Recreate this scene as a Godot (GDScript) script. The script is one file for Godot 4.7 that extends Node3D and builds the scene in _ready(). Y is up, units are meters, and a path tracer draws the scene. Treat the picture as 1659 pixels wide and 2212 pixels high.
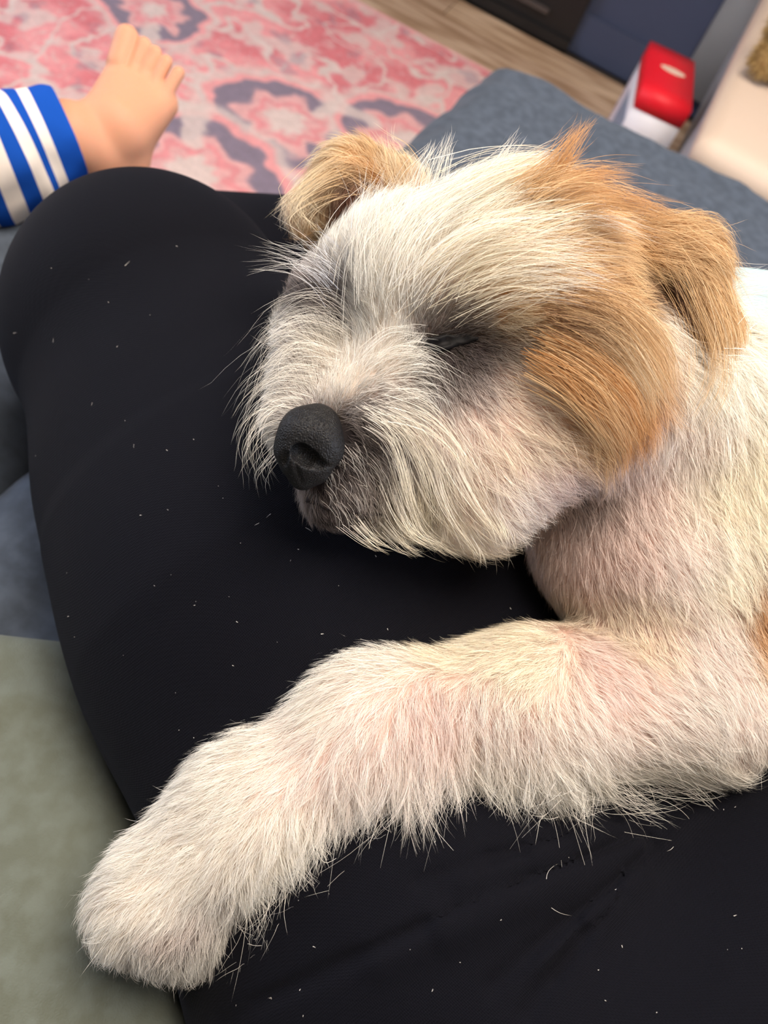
extends Node3D

# The lens: 65 degrees tall, 1659 x 2212. at(x, y, depth) gives a point of the room from a sight line and a depth in metres.
const FOCAL := 1736.0
const PITCH := 0.90757   # the phone looks 52 degrees down
const ROLL := 0.48869    # and is held 28 degrees askew
const EYE := Vector3(0.0, 1.02, 0.0)
var cam_r := Vector3.RIGHT
var cam_u := Vector3.UP
var cam_f := Vector3.FORWARD
var rng := RandomNumberGenerator.new()
var counts := {}


func at(x: float, y: float, depth: float) -> Vector3:
	return EYE + depth * (cam_f + cam_r * ((x - 829.5) / FOCAL) - cam_u * ((y - 1106.0) / FOCAL))


func on_plane(x: float, y: float, height: float) -> Vector3:
	var v := at(x, y, 1.0) - EYE
	return EYE + v * ((height - EYE.y) / v.y)


func flat(dx: float, dy: float) -> Vector3:
	return (cam_r * dx - cam_u * dy).normalized()


func seen_at(p: Vector3) -> Vector3:
	var q := p - EYE
	var d := q.dot(cam_f)
	return Vector3(829.5 + FOCAL * q.dot(cam_r) / d, 1106.0 - FOCAL * q.dot(cam_u) / d, d)


func numbered(called: String) -> String:
	counts[called] = counts.get(called, -1) + 1
	return called if counts[called] == 0 else "%s_%03d" % [called, counts[called]]


func tag(o: Node3D, label: String, category: String, group := "") -> void:
	o.set_meta("label", label)
	o.set_meta("category", category)
	if group:
		o.set_meta("group", group)


func thing(called: String, label: String, category: String, where := Vector3.ZERO, turn := 0.0) -> Node3D:
	var o := Node3D.new()
	o.name = numbered(called)
	add_child(o)
	o.position = where
	o.rotation.y = turn
	tag(o, label, category)
	return o


func put(called: String, mesh: Mesh, mat: Material, parent: Node = null, where := Vector3.ZERO) -> MeshInstance3D:
	var o := MeshInstance3D.new()
	o.mesh = mesh
	o.material_override = mat
	if parent == null:
		o.name = numbered(called)
		add_child(o, true)
	else:
		o.name = called
		parent.add_child(o, true)
	o.position = where
	return o


func structure(called: String, mesh: Mesh, mat: Material, where := Vector3.ZERO, parent: Node = null) -> MeshInstance3D:
	var o := put(called, mesh, mat, parent, where)
	if parent == null:
		o.set_meta("kind", "structure")
	return o


func box_mesh(size: Vector3) -> BoxMesh:
	var b := BoxMesh.new()
	b.size = size
	return b


func mat(color: Color, rough := 0.8, spec := 0.5) -> StandardMaterial3D:
	var m := StandardMaterial3D.new()
	m.albedo_color = color
	m.roughness = rough
	m.metallic_specular = spec
	return m


func noise(freq: float, octaves := 3, seed_ := 1, kind := FastNoiseLite.TYPE_SIMPLEX_SMOOTH) -> FastNoiseLite:
	var n := FastNoiseLite.new()
	n.noise_type = kind
	n.frequency = freq
	n.fractal_octaves = octaves
	n.seed = seed_
	return n


func catmull(pts: PackedVector3Array, t: float) -> Vector3:
	var n := pts.size() - 1
	var s := clampf(t, 0.0, 1.0) * n
	var i := mini(int(s), n - 1)
	return pts[i].cubic_interpolate(pts[i + 1], pts[maxi(i - 1, 0)], pts[mini(i + 2, n)], s - i)


# A box with rounded edges whose faces are grids, pushed about by a soft noise: cushions, upholstery.
func cushion_mesh(size: Vector3, radius: float, cell: float, puff := 0.0, wrinkle := 0.0, seed_ := 3, freq := 9.0) -> ArrayMesh:
	var st := SurfaceTool.new()
	st.begin(Mesh.PRIMITIVE_TRIANGLES)
	var h := size * 0.5
	var n1 := noise(freq, 3, seed_)
	var base := 0
	for face in 6:
		var ax := face / 2
		var s := 1.0 if face % 2 == 0 else -1.0
		var w := Vector3.ZERO
		w[ax] = s
		var u := Vector3.ZERO
		u[(ax + 1) % 3] = 1.0
		var v := Vector3.ZERO
		v[(ax + 2) % 3] = s
		var nu := maxi(2, int(size[(ax + 1) % 3] / cell))
		var nv := maxi(2, int(size[(ax + 2) % 3] / cell))
		for j in nv + 1:
			for i in nu + 1:
				var a := 2.0 * i / nu - 1.0
				var b := 2.0 * j / nv - 1.0
				var p := (w + u * a + v * b) * h
				var inner := Vector3(clampf(p.x, -h.x + radius, h.x - radius), clampf(p.y, -h.y + radius, h.y - radius), clampf(p.z, -h.z + radius, h.z - radius))
				var out := (p - inner).normalized()
				p = inner + out * radius
				var k := (1.0 - a * a) * (1.0 - b * b)
				p += out * (puff * k + wrinkle * n1.get_noise_3d(p.x, p.y * 1.3, p.z))
				st.set_uv(Vector2(p[(ax + 1) % 3], p[(ax + 2) % 3]))
				st.set_smooth_group(0)
				st.add_vertex(p)
		for j in nv:
			for i in nu:
				var q := base + j * (nu + 1) + i
				for k in [q, q + nu + 1, q + 1, q + 1, q + nu + 1, q + nu + 2]:
					st.add_index(k)
		base += (nu + 1) * (nv + 1)
	st.generate_normals()
	return st.commit()


# A tube along a curve: radius(t) from a list, closed ends, uv.y in metres along it.
func tube_mesh(pts: PackedVector3Array, radii: PackedFloat32Array, rings: int, sides: int, bump := 0.0, seed_ := 5, bands := []) -> ArrayMesh:
	var st := SurfaceTool.new()
	st.begin(Mesh.PRIMITIVE_TRIANGLES)
	var nz := noise(18.0, 2, seed_)
	var side := Vector3.ZERO
	var along := 0.0
	var last := pts[0]
	for j in rings + 1:
		var t := float(j) / rings
		var c := catmull(pts, t)
		var dir := (catmull(pts, minf(t + 0.01, 1.0)) - catmull(pts, maxf(t - 0.01, 0.0))).normalized()
		if side == Vector3.ZERO:
			side = dir.cross(Vector3.UP if absf(dir.y) < 0.9 else Vector3.RIGHT).normalized()
		side = (side - dir * side.dot(dir)).normalized()
		var other := dir.cross(side)
		along += c.distance_to(last)
		last = c
		var s := t * (radii.size() - 1)
		var k := mini(int(s), radii.size() - 2)
		var r := lerpf(radii[k], radii[k + 1], s - k)
		for i in sides + 1:
			var a := TAU * i / sides
			var n := side * cos(a) + other * sin(a)
			var p := c + n * r
			p += n * bump * nz.get_noise_3d(p.x, p.y, p.z)
			st.set_uv(Vector2(float(i) / sides, along))
			if bands.size():   # knitted bands: [first width, period, share, colour, other colour]
				st.set_color(bands[4] if along > bands[0] and fposmod(along - bands[0], bands[1]) < bands[2] else bands[3])
			st.set_smooth_group(0)
			st.add_vertex(p)
	for j in rings:
		for i in sides:
			var q := j * (sides + 1) + i
			for k in [q, q + 1, q + sides + 1, q + 1, q + sides + 2, q + sides + 1]:
				st.add_index(k)
	st.generate_normals()
	return st.commit()


# A solid made of tapered bones joined with a smooth minimum, sampled on a grid and meshed as surface nets.
class Field:
	var a := PackedVector3Array()
	var b := PackedVector3Array()
	var ra := PackedFloat32Array()
	var rb := PackedFloat32Array()
	var inv := PackedFloat32Array()
	var sn := PackedVector3Array()   # squash axis
	var sf := PackedFloat32Array()
	var ca := PackedVector3Array()   # carved bones
	var cb := PackedVector3Array()
	var cr := PackedFloat32Array()
	var ga := PackedVector3Array()   # creases and ridges
	var gb := PackedVector3Array()
	var gh := PackedFloat32Array()
	var gw := PackedFloat32Array()
	var soft := 0.02
	var ks := PackedFloat32Array()
	var carve_soft := 0.003
	var lo := Vector3.ZERO
	var step := 0.004
	var nx := 0
	var ny := 0
	var nz := 0
	var grid := PackedFloat32Array()

	func bone(p: Vector3, q: Vector3, r: float, s: float, axis := Vector3.ZERO, squash := 1.0) -> void:
		a.append(p)
		b.append(q - p)
		ra.append(r)
		rb.append(s - r)
		inv.append(1.0 / maxf((q - p).length_squared(), 1e-9))
		sn.append(axis)
		sf.append(1.0 / squash - 1.0)
		ks.append(soft)

	func carve(p: Vector3, q: Vector3, r: float) -> void:
		ca.append(p)
		cb.append(q)
		cr.append(r)

	func crease(pts: Array, height: float, width: float) -> void:
		for i in pts.size() - 1:
			ga.append(pts[i])
			gb.append(pts[i + 1])
			var fade := clampf((i + 0.4) / 1.6, 0.0, 1.0) * clampf((pts.size() - 1.4 - i) / 1.2, 0.35, 1.0)
			gh.append(height * fade)
			gw.append(1.0 / (width * width))

	func d(p: Vector3) -> float:
		var best := 10.0
		for i in a.size():
			var q := p - a[i]
			var h := clampf(q.dot(b[i]) * inv[i], 0.0, 1.0)
			q -= b[i] * h
			if sf[i] != 0.0:
				q += sn[i] * (q.dot(sn[i]) * sf[i])
			var e := q.length() - ra[i] - rb[i] * h
			var w := ks[i]
			var k := maxf(w - absf(best - e), 0.0) / w
			best = minf(best, e) - k * k * w * 0.25
		for i in ca.size():
			var v := cb[i] - ca[i]
			var q := p - ca[i]
			q -= v * clampf(q.dot(v) / maxf(v.length_squared(), 1e-9), 0.0, 1.0)
			var e := cr[i] - q.length()
			var k := maxf(carve_soft - absf(best - e), 0.0) / carve_soft
			best = maxf(best, e) + k * k * carve_soft * 0.25
		if ga.size() and absf(best) < 0.03:
			var low := 0.0
			var high := 0.0
			for i in ga.size():
				var v := gb[i] - ga[i]
				var q := p - ga[i]
				q -= v * clampf(q.dot(v) / maxf(v.length_squared(), 1e-9), 0.0, 1.0)
				var e := gh[i] * exp(-q.length_squared() * gw[i])
				low = minf(low, e)
				high = maxf(high, e)
			best -= low + high
		return best

	func fill(from: Vector3, to: Vector3, cell: float, band := 0.02) -> void:
		lo = from
		step = cell
		nx = int((to.x - from.x) / cell) + 2
		ny = int((to.y - from.y) / cell) + 2
		nz = int((to.z - from.z) / cell) + 2
		grid.resize(nx * ny * nz)
		var s := 6
		var reach := cell * s * 0.87 + band
		for bz in range(0, nz, s):
			for by in range(0, ny, s):
				for bx in range(0, nx, s):
					var e := d(from + Vector3(bx + 3, by + 3, bz + 3) * cell)
					var near := absf(e) < reach
					for z in range(bz, mini(bz + s, nz)):
						for y in range(by, mini(by + s, ny)):
							var o := (z * ny + y) * nx
							for x in range(bx, mini(bx + s, nx)):
								grid[o + x] = d(from + Vector3(x, y, z) * cell) if near else e

	func look(p: Vector3) -> float:
		var q := (p - lo) / step
		if q.x < 0.0 or q.y < 0.0 or q.z < 0.0:
			return 1.0
		var x := int(q.x)
		var y := int(q.y)
		var z := int(q.z)
		if x >= nx - 1 or y >= ny - 1 or z >= nz - 1:
			return 1.0
		var fx := q.x - x
		var fy := q.y - y
		var o := (z * ny + y) * nx + x
		var o2 := o + nx * ny
		var c0 := lerpf(lerpf(grid[o], grid[o + 1], fx), lerpf(grid[o + nx], grid[o + nx + 1], fx), fy)
		var c1 := lerpf(lerpf(grid[o2], grid[o2 + 1], fx), lerpf(grid[o2 + nx], grid[o2 + nx + 1], fx), fy)
		return lerpf(c0, c1, q.z - z)

	func slope(p: Vector3) -> Vector3:
		var s := step
		return Vector3(look(p + Vector3(s, 0, 0)) - look(p - Vector3(s, 0, 0)), look(p + Vector3(0, s, 0)) - look(p - Vector3(0, s, 0)), look(p + Vector3(0, 0, s)) - look(p - Vector3(0, 0, s))).normalized()

	# Where a sight line meets the surface; INF where it misses.
	func hit(eye: Vector3, dir: Vector3, limit := 3.0) -> Vector3:
		var t := 0.05
		while t < limit:
			var e := d(eye + dir * t)
			if e < 0.0004:
				return eye + dir * t
			t += maxf(e * 0.7, 0.0003)
		return Vector3.INF

	# Nearest place on the skin to a sight line, for places just outside the outline.
	func nearest(eye: Vector3, dir: Vector3, t0: float, t1: float) -> Vector3:
		var h := hit(eye, dir, t1)
		if h != Vector3.INF:
			return h
		var best := 9.0
		var bp := eye + dir * t0
		for i in 60:
			var p := eye + dir * lerpf(t0, t1, i / 59.0)
			var e := d(p)
			if e < best:
				best = e
				bp = p
		for i in 6:
			var g := Vector3(d(bp + Vector3(1e-3, 0, 0)) - d(bp - Vector3(1e-3, 0, 0)), d(bp + Vector3(0, 1e-3, 0)) - d(bp - Vector3(0, 1e-3, 0)), d(bp + Vector3(0, 0, 1e-3)) - d(bp - Vector3(0, 0, 1e-3))).normalized()
			bp -= g * d(bp)
		return bp

	# Surface nets: [vertices, normals, indices]
	func net() -> Array:
		var vs := PackedVector3Array()
		var ns := PackedVector3Array()
		var ix := PackedInt32Array()
		var id := PackedInt32Array()
		id.resize(nx * ny * nz)
		id.fill(-1)
		var off := [0, 1, nx, nx + 1, nx * ny, nx * ny + 1, nx * ny + nx, nx * ny + nx + 1]
		for z in nz - 1:
			for y in ny - 1:
				for x in nx - 1:
					var o := (z * ny + y) * nx + x
					var g := grid[o]
					if absf(g) > step * 6.0:
						continue
					var m := 0
					for k in 8:
						if grid[o + off[k]] < 0.0:
							m |= 1 << k
					if m == 0 or m == 255:
						continue
					var sum := Vector3.ZERO
					var n := 0
					for k in 8:
						for bit in 3:
							var k2 := k | (1 << bit)
							if k2 == k:
								continue
							var g0 := grid[o + off[k]]
							var g1 := grid[o + off[k2]]
							if (g0 < 0.0) == (g1 < 0.0):
								continue
							var t := g0 / (g0 - g1)
							var c := Vector3(k & 1, (k >> 1) & 1, (k >> 2) & 1)
							c[bit] += t
							sum += c
							n += 1
					var p := lo + (Vector3(x, y, z) + sum / n) * step
					id[o] = vs.size()
					vs.append(p)
					ns.append(slope(p))
		for z in range(1, nz - 1):
			for y in range(1, ny - 1):
				for x in range(1, nx - 1):
					var o := (z * ny + y) * nx + x
					var g := grid[o]
					if absf(g) > step * 6.0:
						continue
					var inside := g < 0.0
					for bit in 3:
						var s0: int = [1, nx, nx * ny][bit]
						if inside == (grid[o + s0] < 0.0):
							continue
						var s1: int = [nx, nx * ny, 1][bit]
						var s2: int = [nx * ny, 1, nx][bit]
						var q0 := id[o]
						var q1 := id[o - s1]
						var q2 := id[o - s1 - s2]
						var q3 := id[o - s2]
						if q0 < 0 or q1 < 0 or q2 < 0 or q3 < 0:
							continue
						if inside:
							ix.append_array(PackedInt32Array([q0, q2, q1, q0, q3, q2]))
						else:
							ix.append_array(PackedInt32Array([q0, q1, q2, q0, q2, q3]))
		return [vs, ns, ix]


func net_mesh(net: Array, colors := PackedColorArray()) -> ArrayMesh:
	var arr := []
	arr.resize(Mesh.ARRAY_MAX)
	arr[Mesh.ARRAY_VERTEX] = net[0]
	arr[Mesh.ARRAY_NORMAL] = net[1]
	arr[Mesh.ARRAY_INDEX] = net[2]
	if colors.size():
		arr[Mesh.ARRAY_COLOR] = colors
	var m := ArrayMesh.new()
	m.add_surface_from_arrays(Mesh.PRIMITIVE_TRIANGLES, arr)
	return m


func _ready() -> void:
	# ---- camera, sky, lamp, exposure
	var f := Vector3(0, -sin(PITCH), -cos(PITCH))
	var u := Vector3(0, cos(PITCH), -sin(PITCH))
	cam_f = f
	cam_r = Vector3.RIGHT * cos(ROLL) + u * sin(ROLL)
	cam_u = u * cos(ROLL) - Vector3.RIGHT * sin(ROLL)
	var cam := Camera3D.new()
	cam.name = "camera"
	add_child(cam)
	cam.transform = Transform3D(Basis(cam_r, cam_u, -cam_f), EYE)
	var lens := CameraAttributesPhysical.new()
	lens.frustum_focal_length = 12.0 / tan(deg_to_rad(65.0) / 2.0)
	lens.frustum_focus_distance = 0.37
	lens.exposure_aperture = lens.frustum_focal_length / 3.2
	lens.frustum_near = 0.02
	lens.frustum_far = 30.0
	cam.attributes = lens
	cam.fov = 65.0
	cam.near = 0.02
	cam.current = true
	var world := WorldEnvironment.new()
	world.name = "world"
	var env := Environment.new()
	env.background_mode = Environment.BG_SKY
	var sky := Sky.new()
	var air := ProceduralSkyMaterial.new()
	air.sky_top_color = Color(0.72, 0.78, 0.88)
	air.sky_horizon_color = Color(0.93, 0.94, 0.96)
	air.ground_bottom_color = Color(0.45, 0.45, 0.43)
	air.ground_horizon_color = Color(0.66, 0.66, 0.64)
	air.sky_energy_multiplier = 3.0
	air.ground_energy_multiplier = 1.4
	sky.sky_material = air
	env.sky = sky
	env.tonemap_mode = Environment.TONE_MAPPER_LINEAR
	env.tonemap_exposure = 1.1
	env.sdfgi_enabled = true
	env.ssao_enabled = true
	env.ssil_enabled = true
	world.environment = env
	add_child(world)
	lamp(Vector3(0.05, 2.5, -0.6), Vector2(1.2, 1.2), 6.5, Color(1.0, 0.955, 0.9))

	build_room()
	build_rug()
	var legs := build_person()
	build_sofa(legs)
	build_pillow(legs)
	build_child()
	build_dog()
	build_background()
	build_lint(legs)


func lamp(where: Vector3, size: Vector2, energy: float, color: Color) -> void:
	var root := thing("ceiling_light", "square white ceiling light panel above the sofa", "ceiling light", where)
	var frame := SurfaceTool.new()
	frame.begin(Mesh.PRIMITIVE_TRIANGLES)
	for s in [-1, 1]:
		frame.append_from(box_mesh(Vector3(size.x + 0.06, 0.05, 0.03)), 0, Transform3D(Basis(), Vector3(0, -0.025, s * (size.y / 2 + 0.015))))
		frame.append_from(box_mesh(Vector3(0.03, 0.05, size.y)), 0, Transform3D(Basis(), Vector3(s * (size.x / 2 + 0.015), -0.025, 0)))
	put("frame", frame.commit(), mat(Color(0.9, 0.9, 0.9)), root)
	var glow := mat(Color(0.95, 0.95, 0.95))
	glow.emission_enabled = true
	glow.emission = color
	glow.emission_energy_multiplier = 1.0
	put("lamp_diffuser", box_mesh(Vector3(size.x, 0.02, size.y)), glow, root, Vector3(0, -0.02, 0))
	var l := AreaLight3D.new()
	l.name = "ceiling_area"
	l.area_size = size
	l.light_energy = energy
	l.light_color = color
	l.area_range = 8.0
	l.area_attenuation = 2.0
	l.shadow_enabled = true
	add_child(l)
	l.position = where + Vector3(0, -0.055, 0)
	l.rotation.x = -PI / 2


func seamless(freq: float, octaves: int, seed_: int, low: Color, high: Color, a := 0.2, b := 0.8, kind := FastNoiseLite.TYPE_SIMPLEX_SMOOTH, size := 512) -> NoiseTexture2D:
	var t := NoiseTexture2D.new()
	t.width = size
	t.height = size
	t.seamless = true
	t.noise = noise(freq, octaves, seed_, kind)
	var ramp := Gradient.new()
	ramp.colors = PackedColorArray([low, high])
	ramp.offsets = PackedFloat32Array([a, b])
	t.color_ramp = ramp
	return t


func triplanar(m: StandardMaterial3D, tex: Texture2D, scale_: Vector3, relief: Texture2D = null, height := 0.0) -> StandardMaterial3D:
	m.albedo_texture = tex
	m.uv1_triplanar = true
	m.uv1_world_triplanar = true
	m.uv1_scale = scale_
	if relief:
		m.heightmap_enabled = true
		m.heightmap_texture = relief
		m.heightmap_scale = height
	return m


func build_room() -> void:
	var floor_ := structure("floor", box_mesh(Vector3(5.2, 0.1, 4.8)), mat(Color(0.25, 0.21, 0.18)), Vector3(-0.2, -0.062, -0.5))
	var tones := []
	var grain := seamless(0.012, 4, 11, Color(0.78, 0.73, 0.68), Color(1, 1, 1), 0.25, 0.75)
	for c in [Color(0.85, 0.74, 0.62), Color(0.81, 0.70, 0.59), Color(0.88, 0.77, 0.66), Color(0.78, 0.67, 0.57)]:
		tones.append(triplanar(mat(c, 0.5, 0.4), grain, Vector3(0.5, 3.0, 4.0)))
	rng.seed = 4
	for row in 29:
		var z := 1.72 - 0.155 * row
		var x := -2.75 - rng.randf() * 0.9
		while x < 2.35:
			var a := maxf(x, -2.75)
			var b := minf(x + 1.15, 2.35)
			if b - a > 0.05:
				put("plank", box_mesh(Vector3(b - a - 0.003, 0.012, 0.152)), tones[rng.randi() % 4], floor_, Vector3((a + b) / 2 + 0.2, 0.056, z + 0.5))
			x += 1.15
	var navy := mat(Color(0.25, 0.28, 0.37), 0.6, 0.4)
	var white := mat(Color(0.88, 0.87, 0.84), 0.9, 0.3)
	structure("wall_back", box_mesh(Vector3(5.4, 2.6, 0.12)), navy, Vector3(-0.2, 1.25, -2.82))
	structure("baseboard_back", box_mesh(Vector3(5.2, 0.11, 0.016)), navy, Vector3(-0.2, 0.055, -2.752))
	structure("wall_front", box_mesh(Vector3(5.4, 2.6, 0.12)), white, Vector3(-0.2, 1.25, 1.8))
	structure("ceiling", box_mesh(Vector3(5.4, 0.12, 4.8)), white, Vector3(-0.2, 2.56, -0.5))
	var glass := mat(Color(1, 1, 1, 0.04), 0.02)
	glass.transparency = BaseMaterial3D.TRANSPARENCY_ALPHA
	for s in [-1, 1]:   # two side walls, each with a window opening
		var x := -2.8 if s < 0 else 2.4
		var wall := structure("wall_left" if s < 0 else "wall_right", box_mesh(Vector3(0.12, 0.85, 4.8)), white, Vector3(x, 0.425, -0.5))
		put("wall_top", box_mesh(Vector3(0.12, 0.35, 4.8)), white, wall, Vector3(0, 1.9, 0))
		put("wall_pier", box_mesh(Vector3(0.12, 1.3, 1.4)), white, wall, Vector3(0, 1.075, -1.7))
		put("wall_pier", box_mesh(Vector3(0.12, 1.3, 1.4)), white, wall, Vector3(0, 1.075, 1.7))
		var frame := SurfaceTool.new()
		frame.begin(Mesh.PRIMITIVE_TRIANGLES)
		for k in [-1, 0, 1]:
			frame.append_from(box_mesh(Vector3(0.06, 1.3, 0.05)), 0, Transform3D(Basis(), Vector3(0, 0, k * 0.975)))
			if k:
				frame.append_from(box_mesh(Vector3(0.06, 0.05, 2.0)), 0, Transform3D(Basis(), Vector3(0, k * 0.625, 0)))
		var win := structure("window_1" if s < 0 else "window_2", frame.commit(), white, Vector3(x, 1.5, -0.5))
		put("pane", box_mesh(Vector3(0.006, 1.2, 0.92)), glass, win, Vector3(0, 0, -0.4875))
		put("pane", box_mesh(Vector3(0.006, 1.2, 0.92)), glass, win, Vector3(0, 0, 0.4875))


# The rug is 3.2 m by 2.4 m; its print is a worn oriental pattern: rose field, pale vines, grey-blue medallions.
func build_rug() -> void:
	var w := 830
	var h := 640
	var corner := Vector2(-2.95, -2.345)
	var cell := 0.0035
	var im := Image.create(w, h, false, Image.FORMAT_RGB8)
	var n1 := noise(4.2, 2, 21)
	var n2 := noise(9.0, 3, 22)
	var n3 := noise(3.2, 3, 23)
	var n4 := noise(120.0, 2, 24)
	var n5 := noise(16.0, 2, 25)
	var rose := Color(0.83, 0.46, 0.48)
	var pink := Color(0.90, 0.60, 0.60)
	var pale := Color(0.84, 0.76, 0.73)
	var grey := Color(0.50, 0.46, 0.52)
	var rings := []
	for q in [[620, 262, 0.165, 0.0], [420, 372, 0.19, 0.9], [880, 300, 0.16, 2.0], [330, 20, 0.12, 4.0]]:
		var p := on_plane(q[0], q[1], 0.01)
		rings.append([Vector2(p.x, p.z), q[2], q[3]])
	rings.append([Vector2(-1.75, -1.55), 0.17, 1.0])
	rings.append([Vector2(-1.65, -0.8), 0.19, 3.0])
	rings.append([Vector2(-2.4, -1.1), 0.18, 5.0])
	for y in h:
		for x in w:
			var p := corner + Vector2(x, y) * cell
			var wx := p.x + 0.022 * n2.get_noise_2d(p.x, p.y)
			var wy := p.y + 0.022 * n2.get_noise_2d(p.x + 9.0, p.y)
			var v := absf(n1.get_noise_2d(wx, wy))
			var v2 := absf(n5.get_noise_2d(wx + 3.0, wy))
			var blotch := n3.get_noise_2d(wx * 2.2, wy * 2.2)
			var c := rose.lerp(pink, smoothstep(-0.25, 0.25, n3.get_noise_2d(p.x + 5.0, p.y)))
			c = c.lerp(pale, 0.95 * (1.0 - smoothstep(0.035, 0.085, v)))
			c = c.lerp(pale, 0.75 * smoothstep(0.05, 0.3, blotch + 0.2 * n5.get_noise_2d(p.x, p.y)))
			c = c.lerp(pale, 0.5 * (1.0 - smoothstep(0.03, 0.07, v2)))
			c = c.lerp(grey, 0.3 * smoothstep(0.34, 0.5, n2.get_noise_2d(p.x * 0.8 + 2.0, p.y * 0.8)))
			for q in rings:
				var d: Vector2 = Vector2(wx, wy) - q[0]
				var a: float = d.angle() + q[2]
				var rr: float = d.length() / q[1]
				if rr > 1.5:
					continue
				rr *= 1.0 + 0.04 * cos(3.0 * a) + 0.02 * cos(9.0 * a)
				c = c.lerp(pale, 0.8 * (1.0 - smoothstep(1.15, 1.4, rr)))
				c = c.lerp(pink, 0.9 * (1.0 - smoothstep(1.05, 1.16, rr)))
				c = c.lerp(grey, 0.95 * (1.0 - smoothstep(0.93, 0.99, rr)))
				# the flower inside: petals, a pale heart and three buds
				var petal := 0.66 + 0.10 * cos(7.0 * a)
				c = c.lerp(pink.lerp(pale, 0.35), 0.95 * (1.0 - smoothstep(petal - 0.05, petal + 0.04, rr)))
				c = c.lerp(rose.lerp(pink, 0.5), 0.7 * (1.0 - smoothstep(0.03, 0.09, absf(rr - petal * 0.68))))
				c = c.lerp(pale, 0.95 * (1.0 - smoothstep(0.24, 0.32, rr + 0.04 * cos(8.0 * a))))
				var stem := absf(sin(a * 0.5 + 0.6))
				c = c.lerp(pale, 0.85 * (1.0 - smoothstep(0.05, 0.1, stem)) * smoothstep(0.4, 0.5, rr) * (1.0 - smoothstep(1.2, 1.35, rr)))
			var edge := minf(minf(x, w - 1 - x), minf(y, h - 1 - y)) * cell
			c = c.lerp(pink.lerp(pale, 0.3), 0.7 * (1.0 - smoothstep(0.015, 0.025, edge)))
			c *= 1.0 + 0.07 * n4.get_noise_2d(p.x, p.y) + 0.05 * n2.get_noise_2d(p.x * 3.0, p.y * 3.0)
			im.set_pixel(x, y, c)
	var size := Vector2(w, h) * cell
	var st := SurfaceTool.new()
	st.begin(Mesh.PRIMITIVE_TRIANGLES)
	st.append_from(box_mesh(Vector3(size.x, 0.009, size.y)), 0, Transform3D(Basis(), Vector3(0, -0.0008, 0)))
	var root := thing("rug", "faded pink oriental rug with grey medallions on the wooden floor", "rug", Vector3(corner.x + size.x / 2, 0.0055, corner.y + size.y / 2))
	put("backing", st.commit(), mat(Color(0.75, 0.55, 0.55), 0.95, 0.2), root)
	var top := PlaneMesh.new()
	top.size = size - Vector2(0.004, 0.004)
	var m := mat(Color.WHITE, 0.95, 0.2)
	m.albedo_texture = ImageTexture.create_from_image(im)
	m.rim_enabled = true
	m.rim = 0.3
	put("pile", top, m, root, Vector3(0, 0.0042, 0))


func knit_texture() -> Array:
	var n := 256
	var im := Image.create(n, n, false, Image.FORMAT_RGB8)
	var hi := Image.create(n, n, false, Image.FORMAT_RGB8)
	var r := RandomNumberGenerator.new()
	r.seed = 8
	for y in n:
		for x in n:
			var rib := 0.5 + 0.5 * sin(TAU * (x * 32.0 / n + y * 16.0 / n))
			var stitch := 0.5 + 0.5 * sin(TAU * (y * 48.0 / n - x * 16.0 / n))
			var g := 0.65 * rib + 0.35 * stitch
			var k := 0.72 + 0.28 * g + r.randf_range(-0.04, 0.04)
			im.set_pixel(x, y, Color(k, k, k))
			hi.set_pixel(x, y, Color(g, g, g))
	return [ImageTexture.create_from_image(im), ImageTexture.create_from_image(hi)]


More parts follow.
